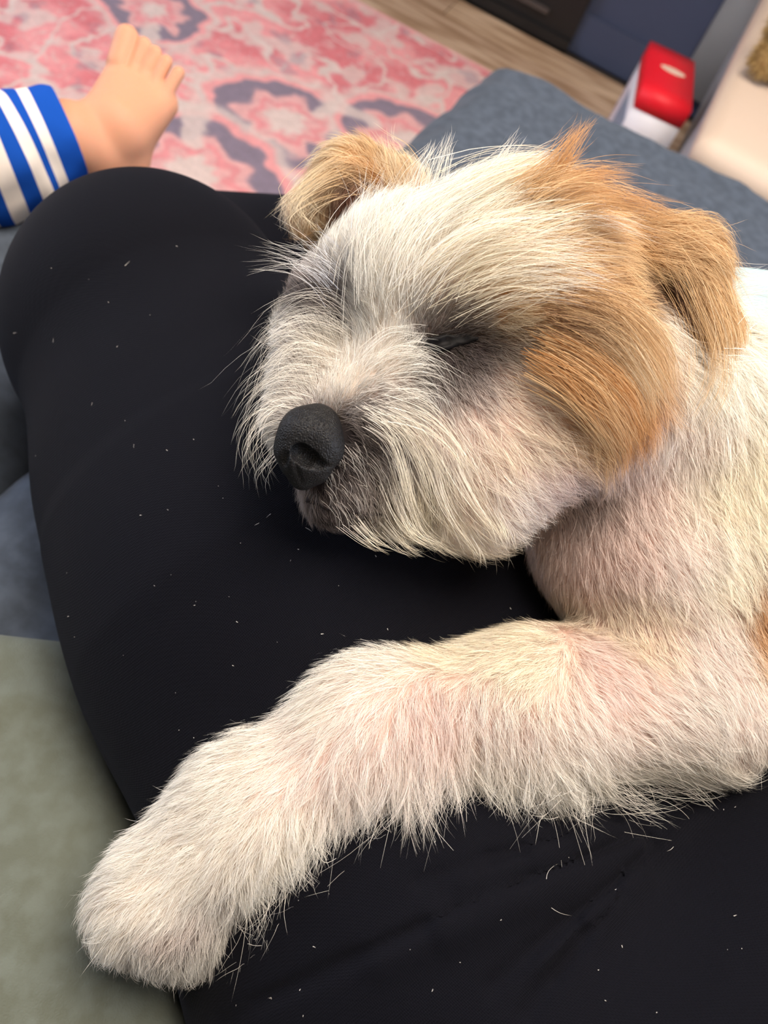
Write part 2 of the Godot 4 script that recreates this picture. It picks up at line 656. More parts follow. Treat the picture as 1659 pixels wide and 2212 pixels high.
func build_person() -> Field:
	var root := thing("person", "person in black leggings sitting with one knee out to the side under the puppy", "person")
	var fl := Field.new()
	fl.soft = 0.05
	var view := -cam_f
	var knee := at(318, 662, 0.60)
	var mid := at(625, 1300, 0.50)
	var hip := at(925, 2030, 0.445)
	fl.bone(knee, knee, 0.094, 0.094)
	fl.bone(at(345, 760, 0.59), at(500, 1040, 0.545), 0.098, 0.118, view, 0.78)
	fl.bone(at(500, 1040, 0.545), mid, 0.118, 0.125, view, 0.76)
	fl.bone(mid, hip, 0.125, 0.125, view, 0.76)
	fl.bone(hip, at(1300, 2750, 0.42), 0.12, 0.13, view, 0.8)
	fl.bone(at(860, 1100, 0.56), at(1050, 1700, 0.50), 0.09, 0.10, view, 0.8)
	fl.bone(at(1050, 1700, 0.50), at(1700, 1750, 0.50), 0.10, 0.10, view, 0.8)
	fl.bone(at(1960, 2010, 0.41), at(1310, 2580, 0.385), 0.112, 0.115)
	fl.bone(at(420, 545, 0.68), at(660, 540, 0.73), 0.05, 0.046)
	var hits := func(list: Array) -> Array:
		var out := []
		for q in list:
			var p := fl.hit(EYE, (at(q[0], q[1], 1.0) - EYE).normalized(), 1.0)
			if p != Vector3.INF:
				out.append(p)
		return out
	var folds := []
	folds.append([hits.call([[1440, 1715], [1330, 1765], [1200, 1815], [1050, 1855], [900, 1905]]), -0.0065, 0.0030])
	folds.append([hits.call([[1420, 1740], [1300, 1790], [1160, 1850], [1010, 1905]]), 0.008, 0.009])
	folds.append([hits.call([[1500, 1720], [1390, 1800], [1270, 1855], [1130, 1905], [980, 1970], [840, 2035], [690, 2105], [540, 2175], [480, 2212]]), -0.0065, 0.0031])
	folds.append([hits.call([[1480, 1760], [1370, 1830], [1250, 1890], [1110, 1940], [960, 2005], [820, 2070]]), 0.008, 0.009])
	folds.append([hits.call([[1500, 1735], [1410, 1820], [1330, 1910], [1220, 2000], [1140, 2060], [1060, 2130]]), -0.0065, 0.0031])
	folds.append([hits.call([[1460, 1790], [1370, 1890], [1270, 1985], [1180, 2070]]), 0.007, 0.008])
	folds.append([hits.call([[1440, 1830], [1340, 1930], [1260, 2020], [1190, 2110], [1140, 2190]]), -0.0065, 0.0031])
	for q in folds:
		fl.crease(q[0], q[1], q[2])
	fl.fill(Vector3(-0.46, 0.45, -0.66), Vector3(0.52, 0.84, 0.18), 0.0026, 0.012)
	var tex := knit_texture()
	var cloth := triplanar(mat(Color(0.042, 0.043, 0.075), 0.85, 0.22), tex[0], Vector3(26, 26, 26), tex[1], 0.025)
	cloth.rim_enabled = true
	cloth.rim = 0.22
	cloth.rim_tint = 0.6
	put("leggings", net_mesh(fl.net()), cloth, root)
	return fl


# A mesh whose sides run a little askew.
func slanted(mesh: ArrayMesh, by: float) -> ArrayMesh:
	var st := SurfaceTool.new()
	st.begin(Mesh.PRIMITIVE_TRIANGLES)
	st.append_from(mesh, 0, Transform3D(Basis(Vector3.RIGHT, Vector3.UP, Vector3(by, 0, 1)), Vector3.ZERO))
	return st.commit()


# Presses a cushion in where somebody rests on it.
func pressed(mesh: ArrayMesh, where: Vector3, fl: Field) -> ArrayMesh:
	var tool := MeshDataTool.new()
	tool.create_from_surface(mesh, 0)
	for i in tool.get_vertex_count():
		var p := tool.get_vertex(i)
		if p.y > 0.0:
			for k in 60:
				if fl.look(p + where) > 0.003:
					break
				p.y -= 0.003
			tool.set_vertex(i, p)
	var out := ArrayMesh.new()
	tool.commit_to_surface(out)
	var st := SurfaceTool.new()
	st.create_from(out, 0)
	st.generate_normals()
	return st.commit()


func build_sofa(legs: Field) -> void:
	var weave := seamless(0.03, 4, 31, Color(0.82, 0.82, 0.82), Color(1, 1, 1), 0.2, 0.8)
	var ribs := Image.create(256, 256, false, Image.FORMAT_RGB8)
	for y in 256:
		for x in 256:
			var g := 0.5 + 0.5 * sin(TAU * (x * 6.0 / 256.0) + 0.6 * sin(TAU * y / 256.0))
			ribs.set_pixel(x, y, Color(g, g, g))
	var cloth := triplanar(mat(Color(0.305, 0.335, 0.38), 0.9, 0.3), weave, Vector3(3, 3, 3), ImageTexture.create_from_image(ribs), 0.12)
	cloth.rim_enabled = true
	cloth.rim = 0.5
	var root := thing("sofa", "slate blue corner sofa with a long seat running out under the legs", "sofa")
	put("base", cushion_mesh(Vector3(1.1, 0.24, 1.1), 0.03, 0.1), cloth, root, Vector3(-0.8, 0.17, -0.12))
	put("base", cushion_mesh(Vector3(1.05, 0.24, 1.7), 0.03, 0.1), cloth, root, Vector3(0.32, 0.17, -0.42))
	put("backrest", cushion_mesh(Vector3(2.3, 0.6, 0.22), 0.07, 0.06, 0.02), cloth, root, Vector3(-0.2, 0.55, 0.62))
	var a := Vector3(-0.835, 0.375, -0.08)
	put("seat_cushion", pressed(cushion_mesh(Vector3(1.1, 0.17, 1.16), 0.05, 0.014, 0.012, 0.008), a, legs), cloth, root, a)
	var b := Vector3(0.335, 0.382, -0.46)
	put("seat_cushion", pressed(slanted(cushion_mesh(Vector3(1.19, 0.17, 1.82), 0.05, 0.014, 0.01, 0.01, 8, 7.0), -0.085), b, legs), cloth, root, b)


func build_pillow(legs: Field) -> void:
	# a flat velvet cushion lying on the seat, one corner by the knee
	var nu := 60
	var nv := 70
	var c0 := on_plane(172, 1405, 0.478)      # the corner by the leg
	var across := (on_plane(-420, 1340, 0.478) - c0).normalized()
	var down := (on_plane(470, 2330, 0.478) - c0).normalized()
	var wide := 0.36
	var long := 0.38
	var n1 := noise(14.0, 2, 41)
	var st := SurfaceTool.new()
	st.begin(Mesh.PRIMITIVE_TRIANGLES)
	for side in 2:
		for j in nv + 1:
			for i in nu + 1:
				var a := float(i) / nu
				var b := float(j) / nv
				var p := c0 + across * (a * wide) + down * (b * long)
				var plump := pow(maxf(16.0 * a * (1 - a) * b * (1 - b), 0.0), 0.45)
				var pinch := 0.012 * sin(PI * a) * sin(PI * b)
				if side == 0:
					var fold := 0.010 * exp(-pow((b - 0.1 - 0.35 * a) / 0.03, 2.0)) * smoothstep(0.02, 0.3, a)
					fold -= 0.006 * exp(-pow((a - 0.07) / 0.012, 2.0)) * smoothstep(0.6, 0.9, b) + 0.006 * exp(-pow((a - 0.14) / 0.014, 2.0)) * smoothstep(0.55, 0.85, b)
					p.y += 0.008 + 0.045 * plump + fold * minf(1.0, plump * 2.0) + 0.004 * n1.get_noise_3d(p.x, p.y, p.z) * plump
				else:
					p.y -= 0.004 * plump
				p.y += 0.003
				for k in 40:
					if side == 1 or legs.look(p) > 0.002:
						break
					p.y -= 0.0025
				st.set_uv(Vector2(a, b))
				st.set_smooth_group(side)
				st.add_vertex(p)
	for side in 2:
		for j in nv:
			for i in nu:
				var q := side * (nu + 1) * (nv + 1) + j * (nu + 1) + i
				for k in ([q, q + 1, q + nu + 1, q + 1, q + nu + 2, q + nu + 1] if side == 0 else [q, q + nu + 1, q + 1, q + 1, q + nu + 1, q + nu + 2]):
					st.add_index(k)
	st.generate_normals()
	var nap := seamless(0.02, 4, 43, Color(0.91, 0.9, 0.87), Color(1, 1, 1), 0.25, 0.75)
	var fuzz := seamless(0.3, 2, 44, Color(0, 0, 0), Color(1, 1, 1), 0.1, 0.9)
	var velvet := triplanar(mat(Color(0.40, 0.42, 0.39), 0.9, 0.2), nap, Vector3(5, 5, 5), fuzz, 0.03)
	velvet.rim_enabled = true
	velvet.rim = 0.6
	var o := put("cushion", st.commit(), velvet)
	tag(o, "grey-green velvet cushion lying on the sofa under the puppy's outstretched paw", "cushion")


func build_child() -> void:
	var root := thing("person", "child's bare foot and leg in blue and white striped trousers, stretched over the rug", "person")
	var fl := Field.new()
	fl.soft = 0.014
	var ankle := at(150, 300, 0.77)
	fl.bone(at(-160, 345, 0.74), ankle, 0.040, 0.031)
	fl.bone(ankle, at(205, 320, 0.785), 0.031, 0.030)
	fl.bone(at(215, 350, 0.80), at(270, 345, 0.81), 0.026, 0.024)    # heel
	var skin := mat(Color(0.80, 0.57, 0.45), 0.6, 0.4)
	skin.subsurf_scatter_enabled = true
	skin.subsurf_scatter_strength = 0.2
	var toes := [[258, 138, 274, 80, 0.0125, 0.0118], [286, 150, 311, 96, 0.0069, 0.0074], [310, 165, 335, 113, 0.0062, 0.0068], [333, 184, 359, 133, 0.006, 0.0066], [357, 206, 385, 158, 0.0064, 0.0068]]
	for t in toes:      # the fan of the instep
		fl.bone(at(lerpf(215, t[0], 0.35), lerpf(300, t[1], 0.2), 0.79), at(t[0] - 6, t[1] + 18, 0.812), 0.026, 0.0115)
	fl.bone(at(262, 330, 0.81), at(352, 225, 0.818), 0.022, 0.013)
	fl.soft = 0.0035
	for t in toes:
		fl.bone(at(t[0], t[1], 0.806), at(t[2], t[3], 0.806), t[4], t[5])
	fl.carve_soft = 0.002
	for k in 4:      # clefts between the toes
		var a: Array = toes[k]
		var b: Array = toes[k + 1]
		fl.carve(at((a[0] + b[0]) / 2.0, (a[1] + b[1]) / 2.0 - 6, 0.797), at((a[2] + b[2]) / 2.0 - 2, (a[3] + b[3]) / 2.0 + 2, 0.798), 0.0026)
	fl.fill(at(150, 230, 0.78) - Vector3(0.2, 0.14, 0.15), at(150, 230, 0.78) + Vector3(0.15, 0.14, 0.15), 0.0025, 0.012)
	put("leg", net_mesh(fl.net()), skin, root)
	# trousers: knitted stripes round the leg, a plain cuff
	var blue := Color(0.10, 0.29, 0.64).srgb_to_linear()
	var cream := Color(0.90, 0.85, 0.81).srgb_to_linear()
	var pts := PackedVector3Array([at(152, 290, 0.768), at(80, 312, 0.76), at(0, 336, 0.75), at(-120, 350, 0.74), at(-220, 360, 0.735)])
	var cloth := mat(Color.WHITE, 0.9, 0.2)
	cloth.vertex_color_use_as_albedo = true
	put("trouser_leg", tube_mesh(pts, PackedFloat32Array([0.041, 0.050, 0.059, 0.066, 0.07]), 420, 48, 0.005, 5, [0.021, 0.0205, 0.0105, blue, cream]), cloth, root)


func build_background() -> void:
	var black := mat(Color(0.1, 0.095, 0.1), 0.4, 0.5)
	var hearth := thing("fireplace", "black fireplace surround standing against the navy wall", "fireplace", Vector3(-0.87, 0, -2.745))
	put("surround", box_mesh(Vector3(1.4, 0.9, 0.03)), black, hearth, Vector3(0, 0.45, 0.0))
	put("plinth", box_mesh(Vector3(1.4, 0.03, 0.045)), black, hearth, Vector3(0, 0.016, 0.01))
	var rail := mat(Color(0.3, 0.27, 0.26), 0.35, 0.5)
	put("rail", box_mesh(Vector3(1.3, 0.012, 0.02)), rail, hearth, Vector3(-0.05, 0.075, 0.022))
	put("firebox", box_mesh(Vector3(1.1, 0.6, 0.01)), mat(Color(0.04, 0.04, 0.045), 0.2), hearth, Vector3(-0.1, 0.42, 0.018))
	var grey := mat(Color(0.5, 0.51, 0.52), 0.5, 0.4)
	structure("door_1", cushion_mesh(Vector3(0.8, 2.1, 0.05), 0.01, 0.2), grey, Vector3(0.57, 1.1, -2.73))
	# cardboard box, red above and white below, with a pale oval on its lid
	var box := thing("carton", "red and white carton standing on the floor beyond the sofa end", "carton", Vector3(0.108, 0, -2.06), 0.12)
	var red := mat(Color(0.87, 0.10, 0.16), 0.5, 0.4)
	var pale := mat(Color(0.86, 0.85, 0.87), 0.5, 0.4)
	put("white_base", cushion_mesh(Vector3(0.118, 0.265, 0.27), 0.004, 0.05), pale, box, Vector3(0, 0.1325, 0))
	put("red_lid", cushion_mesh(Vector3(0.12, 0.045, 0.272), 0.004, 0.05), red, box, Vector3(0, 0.2875, 0))
	var oval := SphereMesh.new()
	oval.radius = 0.5
	oval.height = 1.0
	var logo := put("logo", oval, mat(Color(0.9, 0.8, 0.72), 0.5), box, Vector3(0.005, 0.3102, -0.02))
	logo.scale = Vector3(0.062, 0.002, 0.03)
	put("side_print", box_mesh(Vector3(0.001, 0.16, 0.16)), mat(Color(0.5, 0.58, 0.66), 0.5), box, Vector3(-0.0595, 0.15, 0.04))
	# cream bench with pale grey sides on dark feet
	var bench := thing("ottoman", "cream topped ottoman with pale grey sides beside the red carton", "ottoman", Vector3(0.64, 0, -2.08))
	put("side_panel", cushion_mesh(Vector3(0.84, 0.3, 1.3), 0.02, 0.1), mat(Color(0.6, 0.61, 0.62), 0.6), bench, Vector3(0, 0.25, 0))
	put("top_pad", cushion_mesh(Vector3(0.86, 0.07, 1.32), 0.02, 0.03, 0.006), mat(Color(0.80, 0.71, 0.63), 0.7), bench, Vector3(0, 0.425, 0))
	for x in [-1, 1]:
		for z in [-1, 1]:
			put("foot", box_mesh(Vector3(0.05, 0.1, 0.05)), mat(Color(0.16, 0.13, 0.11)), bench, Vector3(x * 0.37, 0.05, z * 0.58))
	bench.rotation.y = -0.06
	build_toy()
	# white paper behind the puppy's ear
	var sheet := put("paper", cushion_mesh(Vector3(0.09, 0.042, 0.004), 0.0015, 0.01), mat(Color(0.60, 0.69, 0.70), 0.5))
	tag(sheet, "smooth white card tucked behind the puppy's neck", "card")
	sheet.transform = Transform3D(Basis(flat(1, 0.12), flat(0.12, -1), -cam_f), at(1735, 668, 0.49))


func build_toy() -> void:
	var toy := thing("soft_toy", "shaggy tan soft toy with a pale ribbon sitting on the cream ottoman", "soft toy")
	var fl := Field.new()
	fl.soft = 0.03
	var c := Vector3(0.275, 0.546, -1.86)
	fl.bone(c, c + Vector3(0.04, 0.0, -0.02), 0.06, 0.062)
	fl.bone(c + Vector3(0.02, 0.09, -0.01), c + Vector3(0.03, 0.10, -0.01), 0.045, 0.045)
	fl.bone(c + Vector3(-0.03, -0.04, 0.05), c + Vector3(-0.04, -0.045, 0.08), 0.024, 0.022)
	fl.bone(c + Vector3(0.06, -0.04, 0.05), c + Vector3(0.07, -0.045, 0.08), 0.024, 0.022)
	fl.fill(c - Vector3(0.12, 0.12, 0.13), c + Vector3(0.16, 0.2, 0.14), 0.006, 0.02)
	var net := fl.net()
	var tan_ := mat(Color(0.62, 0.50, 0.33), 0.9, 0.2)
	put("body", net_mesh(net), tan_, toy)
	var fur := Fur.new()
	var r := RandomNumberGenerator.new()
	r.seed = 91
	var vs: PackedVector3Array = net[0]
	var ns: PackedVector3Array = net[1]
	for i in vs.size():
		for k in 3:
			var dir := (ns[i] + Vector3(r.randfn(0, 0.5), r.randfn(-0.2, 0.5), r.randfn(0, 0.5))).normalized()
			var p := vs[i] + Vector3(r.randfn(0, 0.003), r.randfn(0, 0.003), r.randfn(0, 0.003))
			var tone := r.randf_range(0.5, 1.2)
			fur.ribbon(PackedVector3Array([p, p + dir * 0.008, p + dir * 0.014 + Vector3(0, -0.004, 0)]), PackedVector3Array([ns[i], ns[i], ns[i]]), 0.0016, lin(150, 120, 76) * tone, lin(196, 164, 110) * tone, r.randfn(0, 0.8))
	var plush := mat(Color.WHITE, 0.9, 0.2)
	plush.vertex_color_use_as_albedo = true
	put("plush_fur", fur.mesh(), plush, toy).set_meta("kind", "stuff")
	put("ribbon", tube_mesh(PackedVector3Array([c + Vector3(-0.05, 0.075, 0.02), c + Vector3(-0.035, 0.055, 0.05), c + Vector3(0.03, 0.05, 0.06), c + Vector3(0.09, 0.06, 0.02)]), PackedFloat32Array([0.01, 0.011, 0.011, 0.009]), 24, 10), mat(Color(0.82, 0.84, 0.80), 0.6), toy)
	put("brown_base", cushion_mesh(Vector3(0.17, 0.014, 0.12), 0.006, 0.03), mat(Color(0.36, 0.24, 0.18), 0.8), toy, c + Vector3(0.03, -0.065, 0.02))


# Shed hairs and lint on the leggings.
func build_lint(legs: Field) -> void:
	var fur := Fur.new()
	var r := RandomNumberGenerator.new()
	r.seed = 53
	var spots := [[270, 575, 20], [30, 720, 22], [115, 740, 16], [270, 910, 4], [290, 960, 10], [200, 870, 8], [420, 950, 5], [1190, 1960, 60], [1180, 1900, 40], [1455, 1830, 18], [560, 1130, 12], [660, 1140, 20], [585, 1110, 14]]
	for k in 150:
		spots.append([r.randf_range(40, 1640), r.randf_range(450, 2200), r.randf_range(1.0, 6.0)])
	for q in spots:
		var p := legs.hit(EYE, (at(q[0], q[1], 1.0) - EYE).normalized(), 1.0)
		if p == Vector3.INF:
			continue
		var n := legs.slope(p)
		var a := r.randf() * TAU
		var dir := flat(cos(a), sin(a))
		dir = (dir - n * dir.dot(n)).normalized()
		var curl := n.cross(dir) * r.randfn(0.0, 0.35)
		var long: float = q[2] * 0.00024 * r.randf_range(0.7, 1.3)
		var path := PackedVector3Array()
		var up := PackedVector3Array()
		for i in 6:
			path.append(p + n * 0.0004)
			up.append(n)
			p += dir * long / 5.0
			dir = (dir + curl * 0.3).normalized()
			p -= n * legs.look(p)
		fur.ribbon(path, up, 0.00022 if q[2] > 7 else 0.0004, lin(190, 185, 180), lin(170, 165, 160), r.randfn(0, 0.3))
	var m := mat(Color.WHITE, 0.8)
	m.vertex_color_use_as_albedo = true
	var o := put("lint", fur.mesh(), m)
	tag(o, "specks of pale lint and shed dog hair on the black leggings", "lint")
	o.set_meta("kind", "stuff")


# ---- fur: parent hairs grow out of the skin along a combed flow and carry bundles of ribbons with them
class Fur:
	var v := PackedVector3Array()
	var n := PackedVector3Array()
	var c := PackedColorArray()
	var ix := PackedInt32Array()
	var hairs := 0

	func ribbon(path: PackedVector3Array, up: PackedVector3Array, width: float, root: Color, tip: Color, roll: float) -> void:
		var m := path.size()
		var base := v.size()
		hairs += 1
		for i in m:
			var dir := (path[mini(i + 1, m - 1)] - path[maxi(i - 1, 0)]).normalized()
			var side := dir.cross(up[i]).normalized()
			var top := side.cross(dir)
			var nn := top * cos(roll) + side * sin(roll)
			side = dir.cross(nn)
			var t := float(i) / (m - 1)
			var col := root.lerp(tip, t)
			if i == m - 1:
				v.append(path[i])
				n.append(nn)
				c.append(col)
			else:
				var w := width * (1.0 - 0.75 * t * t) * 0.5
				v.append(path[i] - side * w)
				v.append(path[i] + side * w)
				n.append(nn)
				n.append(nn)
				c.append(col)
				c.append(col)
		for i in m - 1:
			var q := base + i * 2
			if i < m - 2:
				ix.append(q)
				ix.append(q + 2)
				ix.append(q + 1)
				ix.append(q + 1)
				ix.append(q + 2)
				ix.append(q + 3)
			else:
				ix.append(q)
				ix.append(q + 2)
				ix.append(q + 1)

	func mesh() -> ArrayMesh:
		var arr := []
		arr.resize(Mesh.ARRAY_MAX)
		arr[Mesh.ARRAY_VERTEX] = v
		arr[Mesh.ARRAY_NORMAL] = n
		arr[Mesh.ARRAY_COLOR] = c
		arr[Mesh.ARRAY_INDEX] = ix
		var m := ArrayMesh.new()
		m.add_surface_from_arrays(Mesh.PRIMITIVE_TRIANGLES, arr)
		return m


# How the coat lies round a place: flow, length, lift, thickness of the layer, colours at root and tip, skin under it, fur part.
class Combed:
	var pos := PackedVector3Array()
	var flow := PackedVector3Array()
	var long := PackedFloat32Array()
	var lift := PackedFloat32Array()
	var thick := PackedFloat32Array()
	var root := PackedColorArray()
	var tip := PackedColorArray()
	var sharp := PackedFloat32Array()
	var part := PackedInt32Array()
	var bare := []   # [place, radius] where no hair grows


func lin(r: float, g: float, b: float) -> Color:
	return Color(r / 255.0, g / 255.0, b / 255.0).srgb_to_linear()


var palette := {}


func comb(cb: Combed, fl: Field, x: float, y: float, dx: float, dy: float, long: float, lift: float, thick: float, colors: String, reach := 14.0, part := 0) -> void:
	var dir := (at(x, y, 1.0) - EYE).normalized()
	var p := fl.nearest(EYE, dir, 0.25, 0.62)
	cb.pos.append(p)
	cb.flow.append(flat(dx, dy))
	cb.long.append(long * 0.001)
	cb.lift.append(lift)
	cb.thick.append(thick * 0.001)
	cb.root.append(palette[colors[0]])
	cb.tip.append(palette[colors[1]])
	cb.sharp.append(1.0 / pow(reach * 0.001, 2.0))
	cb.part.append(part)


# Per vertex of a net: blends of the combings.
func combed_at(cb: Combed, net: Array) -> Combed:
	var out := Combed.new()
	var vs: PackedVector3Array = net[0]
	var ns: PackedVector3Array = net[1]
	for i in vs.size():
		var p := vs[i]
		var total := 0.0
		var fl := Vector3.ZERO
		var lo := 0.0
		var li := 0.0
		var th := 0.0
		var r := Color(0, 0, 0)
		var t := Color(0, 0, 0)
		var most := 0.0
		var part := 0
		for k in cb.pos.size():
			var d2 := p.distance_squared_to(cb.pos[k])
			if d2 > 0.02:
				continue
			var w := exp(-d2 * cb.sharp[k]) + 1e-9 / (d2 * d2 * 1e4 + 1e-4)
			total += w
			fl += cb.flow[k] * w
			lo += cb.long[k] * w
			li += cb.lift[k] * w
			th += cb.thick[k] * w
			r += cb.root[k] * w
			t += cb.tip[k] * w
			if w > most:
				most = w
				part = cb.part[k]
		var s := 1.0 / maxf(total, 1e-12)
		var n := ns[i]
		fl = (fl - n * fl.dot(n))
		out.flow.append(fl.normalized())
		out.long.append(lo * s)
		out.lift.append(li * s)
		out.thick.append(th * s)
		r *= s
		t *= s
		r.a = 1.0
		t.a = 1.0
		out.root.append(r)
		out.tip.append(t)
		out.part.append(part if total > 1e-9 else -1)
	out.bare = cb.bare
	return out


# Hairs on a net. parents per square metre; children per parent. Only where the coat can be seen from about the photo's side.
func grow(fl: Field, net: Array, cb: Combed, furs: Array, per_area: float, children: int, width: float, seed_: int, spread := 0.0032, box := Rect2(-80, 200, 1830, 2040)) -> void:
	var vs: PackedVector3Array = net[0]
	var ns: PackedVector3Array = net[1]
	var ix: PackedInt32Array = net[2]
	var r := RandomNumberGenerator.new()
	r.seed = seed_
	var path := PackedVector3Array()
	var up := PackedVector3Array()
	var kid := PackedVector3Array()
	var debt := 0.0
	for f in ix.size() / 3:
		var a := ix[f * 3]
		var b := ix[f * 3 + 1]
		var c := ix[f * 3 + 2]
		if cb.part[a] < 0:
			continue
		var view := (EYE - vs[a]).normalized()
		if ns[a].dot(view) < -0.35:
			continue
		var s := seen_at(vs[a])
		if not box.has_point(Vector2(s.x, s.y)):
			continue
		var naked := false
		for q in cb.bare:
			if vs[a].distance_to(q[0]) < q[1]:
				naked = true
		if naked:
			continue
		var fineness := clampf(0.016 / cb.long[a], 0.75, 1.7)
		debt += 0.5 * (vs[b] - vs[a]).cross(vs[c] - vs[a]).length() * per_area * fineness * r.randf_range(0.7, 1.3)
		while debt > 0.0:
			debt -= 1.0
			var e := sqrt(r.randf())
			var g := r.randf()
			var wa := 1.0 - e
			var wb := e * (1.0 - g)
			var wc := e * g
			var p := vs[a] * wa + vs[b] * wb + vs[c] * wc
			var n := (ns[a] * wa + ns[b] * wb + ns[c] * wc).normalized()
			var flow := cb.flow[a] * wa + cb.flow[b] * wb + cb.flow[c] * wc
			flow = (flow + n.cross(flow) * r.randfn(0.0, 0.16)).normalized()
			var long := (cb.long[a] * wa + cb.long[b] * wb + cb.long[c] * wc) * r.randf_range(0.7, 1.15)
			var lift := (cb.lift[a] * wa + cb.lift[b] * wb + cb.lift[c] * wc) * r.randf_range(0.6, 1.3)
			var layer := (cb.thick[a] * wa + cb.thick[b] * wb + cb.thick[c] * wc) * r.randf_range(0.15, 1.0)
			var root := cb.root[a] * wa + cb.root[b] * wb + cb.root[c] * wc
			var tip := cb.tip[a] * wa + cb.tip[b] * wb + cb.tip[c] * wc
			var tone := r.randf_range(0.86, 1.1)
			var fur: Fur = furs[cb.part[a]]
			strand(fl, fur, r, p, n, flow, long, lift, layer, root * tone, tip * tone, children, spread, width, path, up, kid)


func strand(fl: Field, fur: Fur, r: RandomNumberGenerator, p: Vector3, n: Vector3, flow: Vector3, long: float, lift: float, layer: float, root: Color, tip: Color, children: int, spread: float, width: float, path: PackedVector3Array, up: PackedVector3Array, kid: PackedVector3Array) -> void:
	var m := 5 if long < 0.012 else (6 if long < 0.022 else 8)
	path.resize(m)
	up.resize(m)
	kid.resize(m)
	var dir := (flow * cos(lift) + n * sin(lift)).normalized()
	var step := long / (m - 1)
	var q := p
	var nn := n
	var cling := 1.0 - clampf(lift * 1.3 - 0.45, 0.0, 0.75)
	var bend := flow.cross(n) * r.randfn(0.0, 0.07)
	path[0] = p - n * 0.001
	up[0] = n
	for i in range(1, m):
		q += dir * step
		var e := fl.look(q)
		if e < 0.05:
			nn = fl.slope(q)
			if e < layer * 0.5:
				q += nn * (layer * 0.5 - e)
			var rise := dir.dot(nn)
			dir -= nn * (rise * 0.45 + clampf((e - layer) / maxf(layer, 0.002), -0.3, 0.6) * 0.35) * cling
		dir = (dir + bend + Vector3(0, -0.035, 0)).normalized()
		path[i] = q
		up[i] = nn
	var side := flow.cross(n).normalized()
	for k in children:
		var ox := r.randfn(0.0, spread * 0.6)
		var oy := r.randfn(0.0, spread * 0.6)
		var oz := r.randf_range(-0.3, 0.5) * spread * 0.5
		var off := side * ox + flow * oy
		var shrink := r.randf_range(0.55, 1.05)
		var fray := (side * r.randfn(0.0, 1.0) + nn * r.randfn(0.25, 0.7)) * long * 0.07
		var hug := r.randf_range(0.5, 0.95) if long > 0.016 else r.randf_range(0.35, 0.8)
		if r.randf() < 0.06:
			fray *= 3.0
			hug = 0.0
		for i in m:
			var t := float(i) / (m - 1)
			var s := t * shrink * (m - 1)
			var j := mini(int(s), m - 2)
			kid[i] = path[j].lerp(path[j + 1], s - j) + off * (1.0 - t * hug) + up[j] * (oz * t) + fray * (t * t)
		var tone := r.randf_range(0.88, 1.1)
		fur.ribbon(kid, up, width * r.randf_range(0.7, 1.25), root * tone, tip * tone, r.randfn(0.0, 0.65))


# A lock of long hair through picture places on the body: [x, y, rise in mm] each.
func lock(fl: Field, fur: Fur, r: RandomNumberGenerator, pts: Array, count: int, spread_mm: float, colors: String, width := 0.00018, tip_spread := 0.35) -> void:
	var ctrl := PackedVector3Array()
	var depth := 0.0
	for q in pts:
		var dir := at(q[0], q[1], 1.0) - EYE
		var h := fl.hit(EYE, dir.normalized(), 0.62)
		if h != Vector3.INF:
			var dd := (h - EYE).dot(cam_f)
			depth = dd if depth == 0.0 else lerpf(depth, dd, 0.8)
		elif depth == 0.0:
			depth = (fl.nearest(EYE, dir.normalized(), 0.3, 0.55) - EYE).dot(cam_f)
		ctrl.append(EYE + dir * (depth - q[2] * 0.001))
	var m := 9
	var path := PackedVector3Array()
	var up := PackedVector3Array()
	path.resize(m)
	up.resize(m)
	var length := ctrl[0].distance_to(ctrl[ctrl.size() - 1])
	for k in count:
		var a := flat(1, 0) * r.randfn(0.0, spread_mm * 0.0005) + flat(0, 1) * r.randfn(0.0, spread_mm * 0.0005) - cam_f * r.randfn(0.0, spread_mm * 0.0004)
		var b := flat(1, 0) * r.randfn(0.0, 1.0) + flat(0, 1) * r.randfn(0.0, 1.0) - cam_f * r.randfn(0.0, 0.8)
		b *= spread_mm * 0.0005 * tip_spread + length * 0.02
		if r.randf() < 0.08:
			b *= 1.8
		var end := r.randf_range(0.7, 1.03)
		var begin := r.randf_range(0.0, 0.12)
		for i in m:
			var t := float(i) / (m - 1)
			var s := lerpf(begin, end, t)
			path[i] = catmull(ctrl, minf(s, 1.0)) + a * (1.0 - s * 0.8) + b * s * s
			up[i] = -cam_f
		var tone := r.randf_range(0.85, 1.1)
		fur.ribbon(path, up, width * r.randf_range(0.7, 1.2), palette[colors[0]] * tone, palette[colors[1]] * tone, r.randfn(0.0, 0.7))


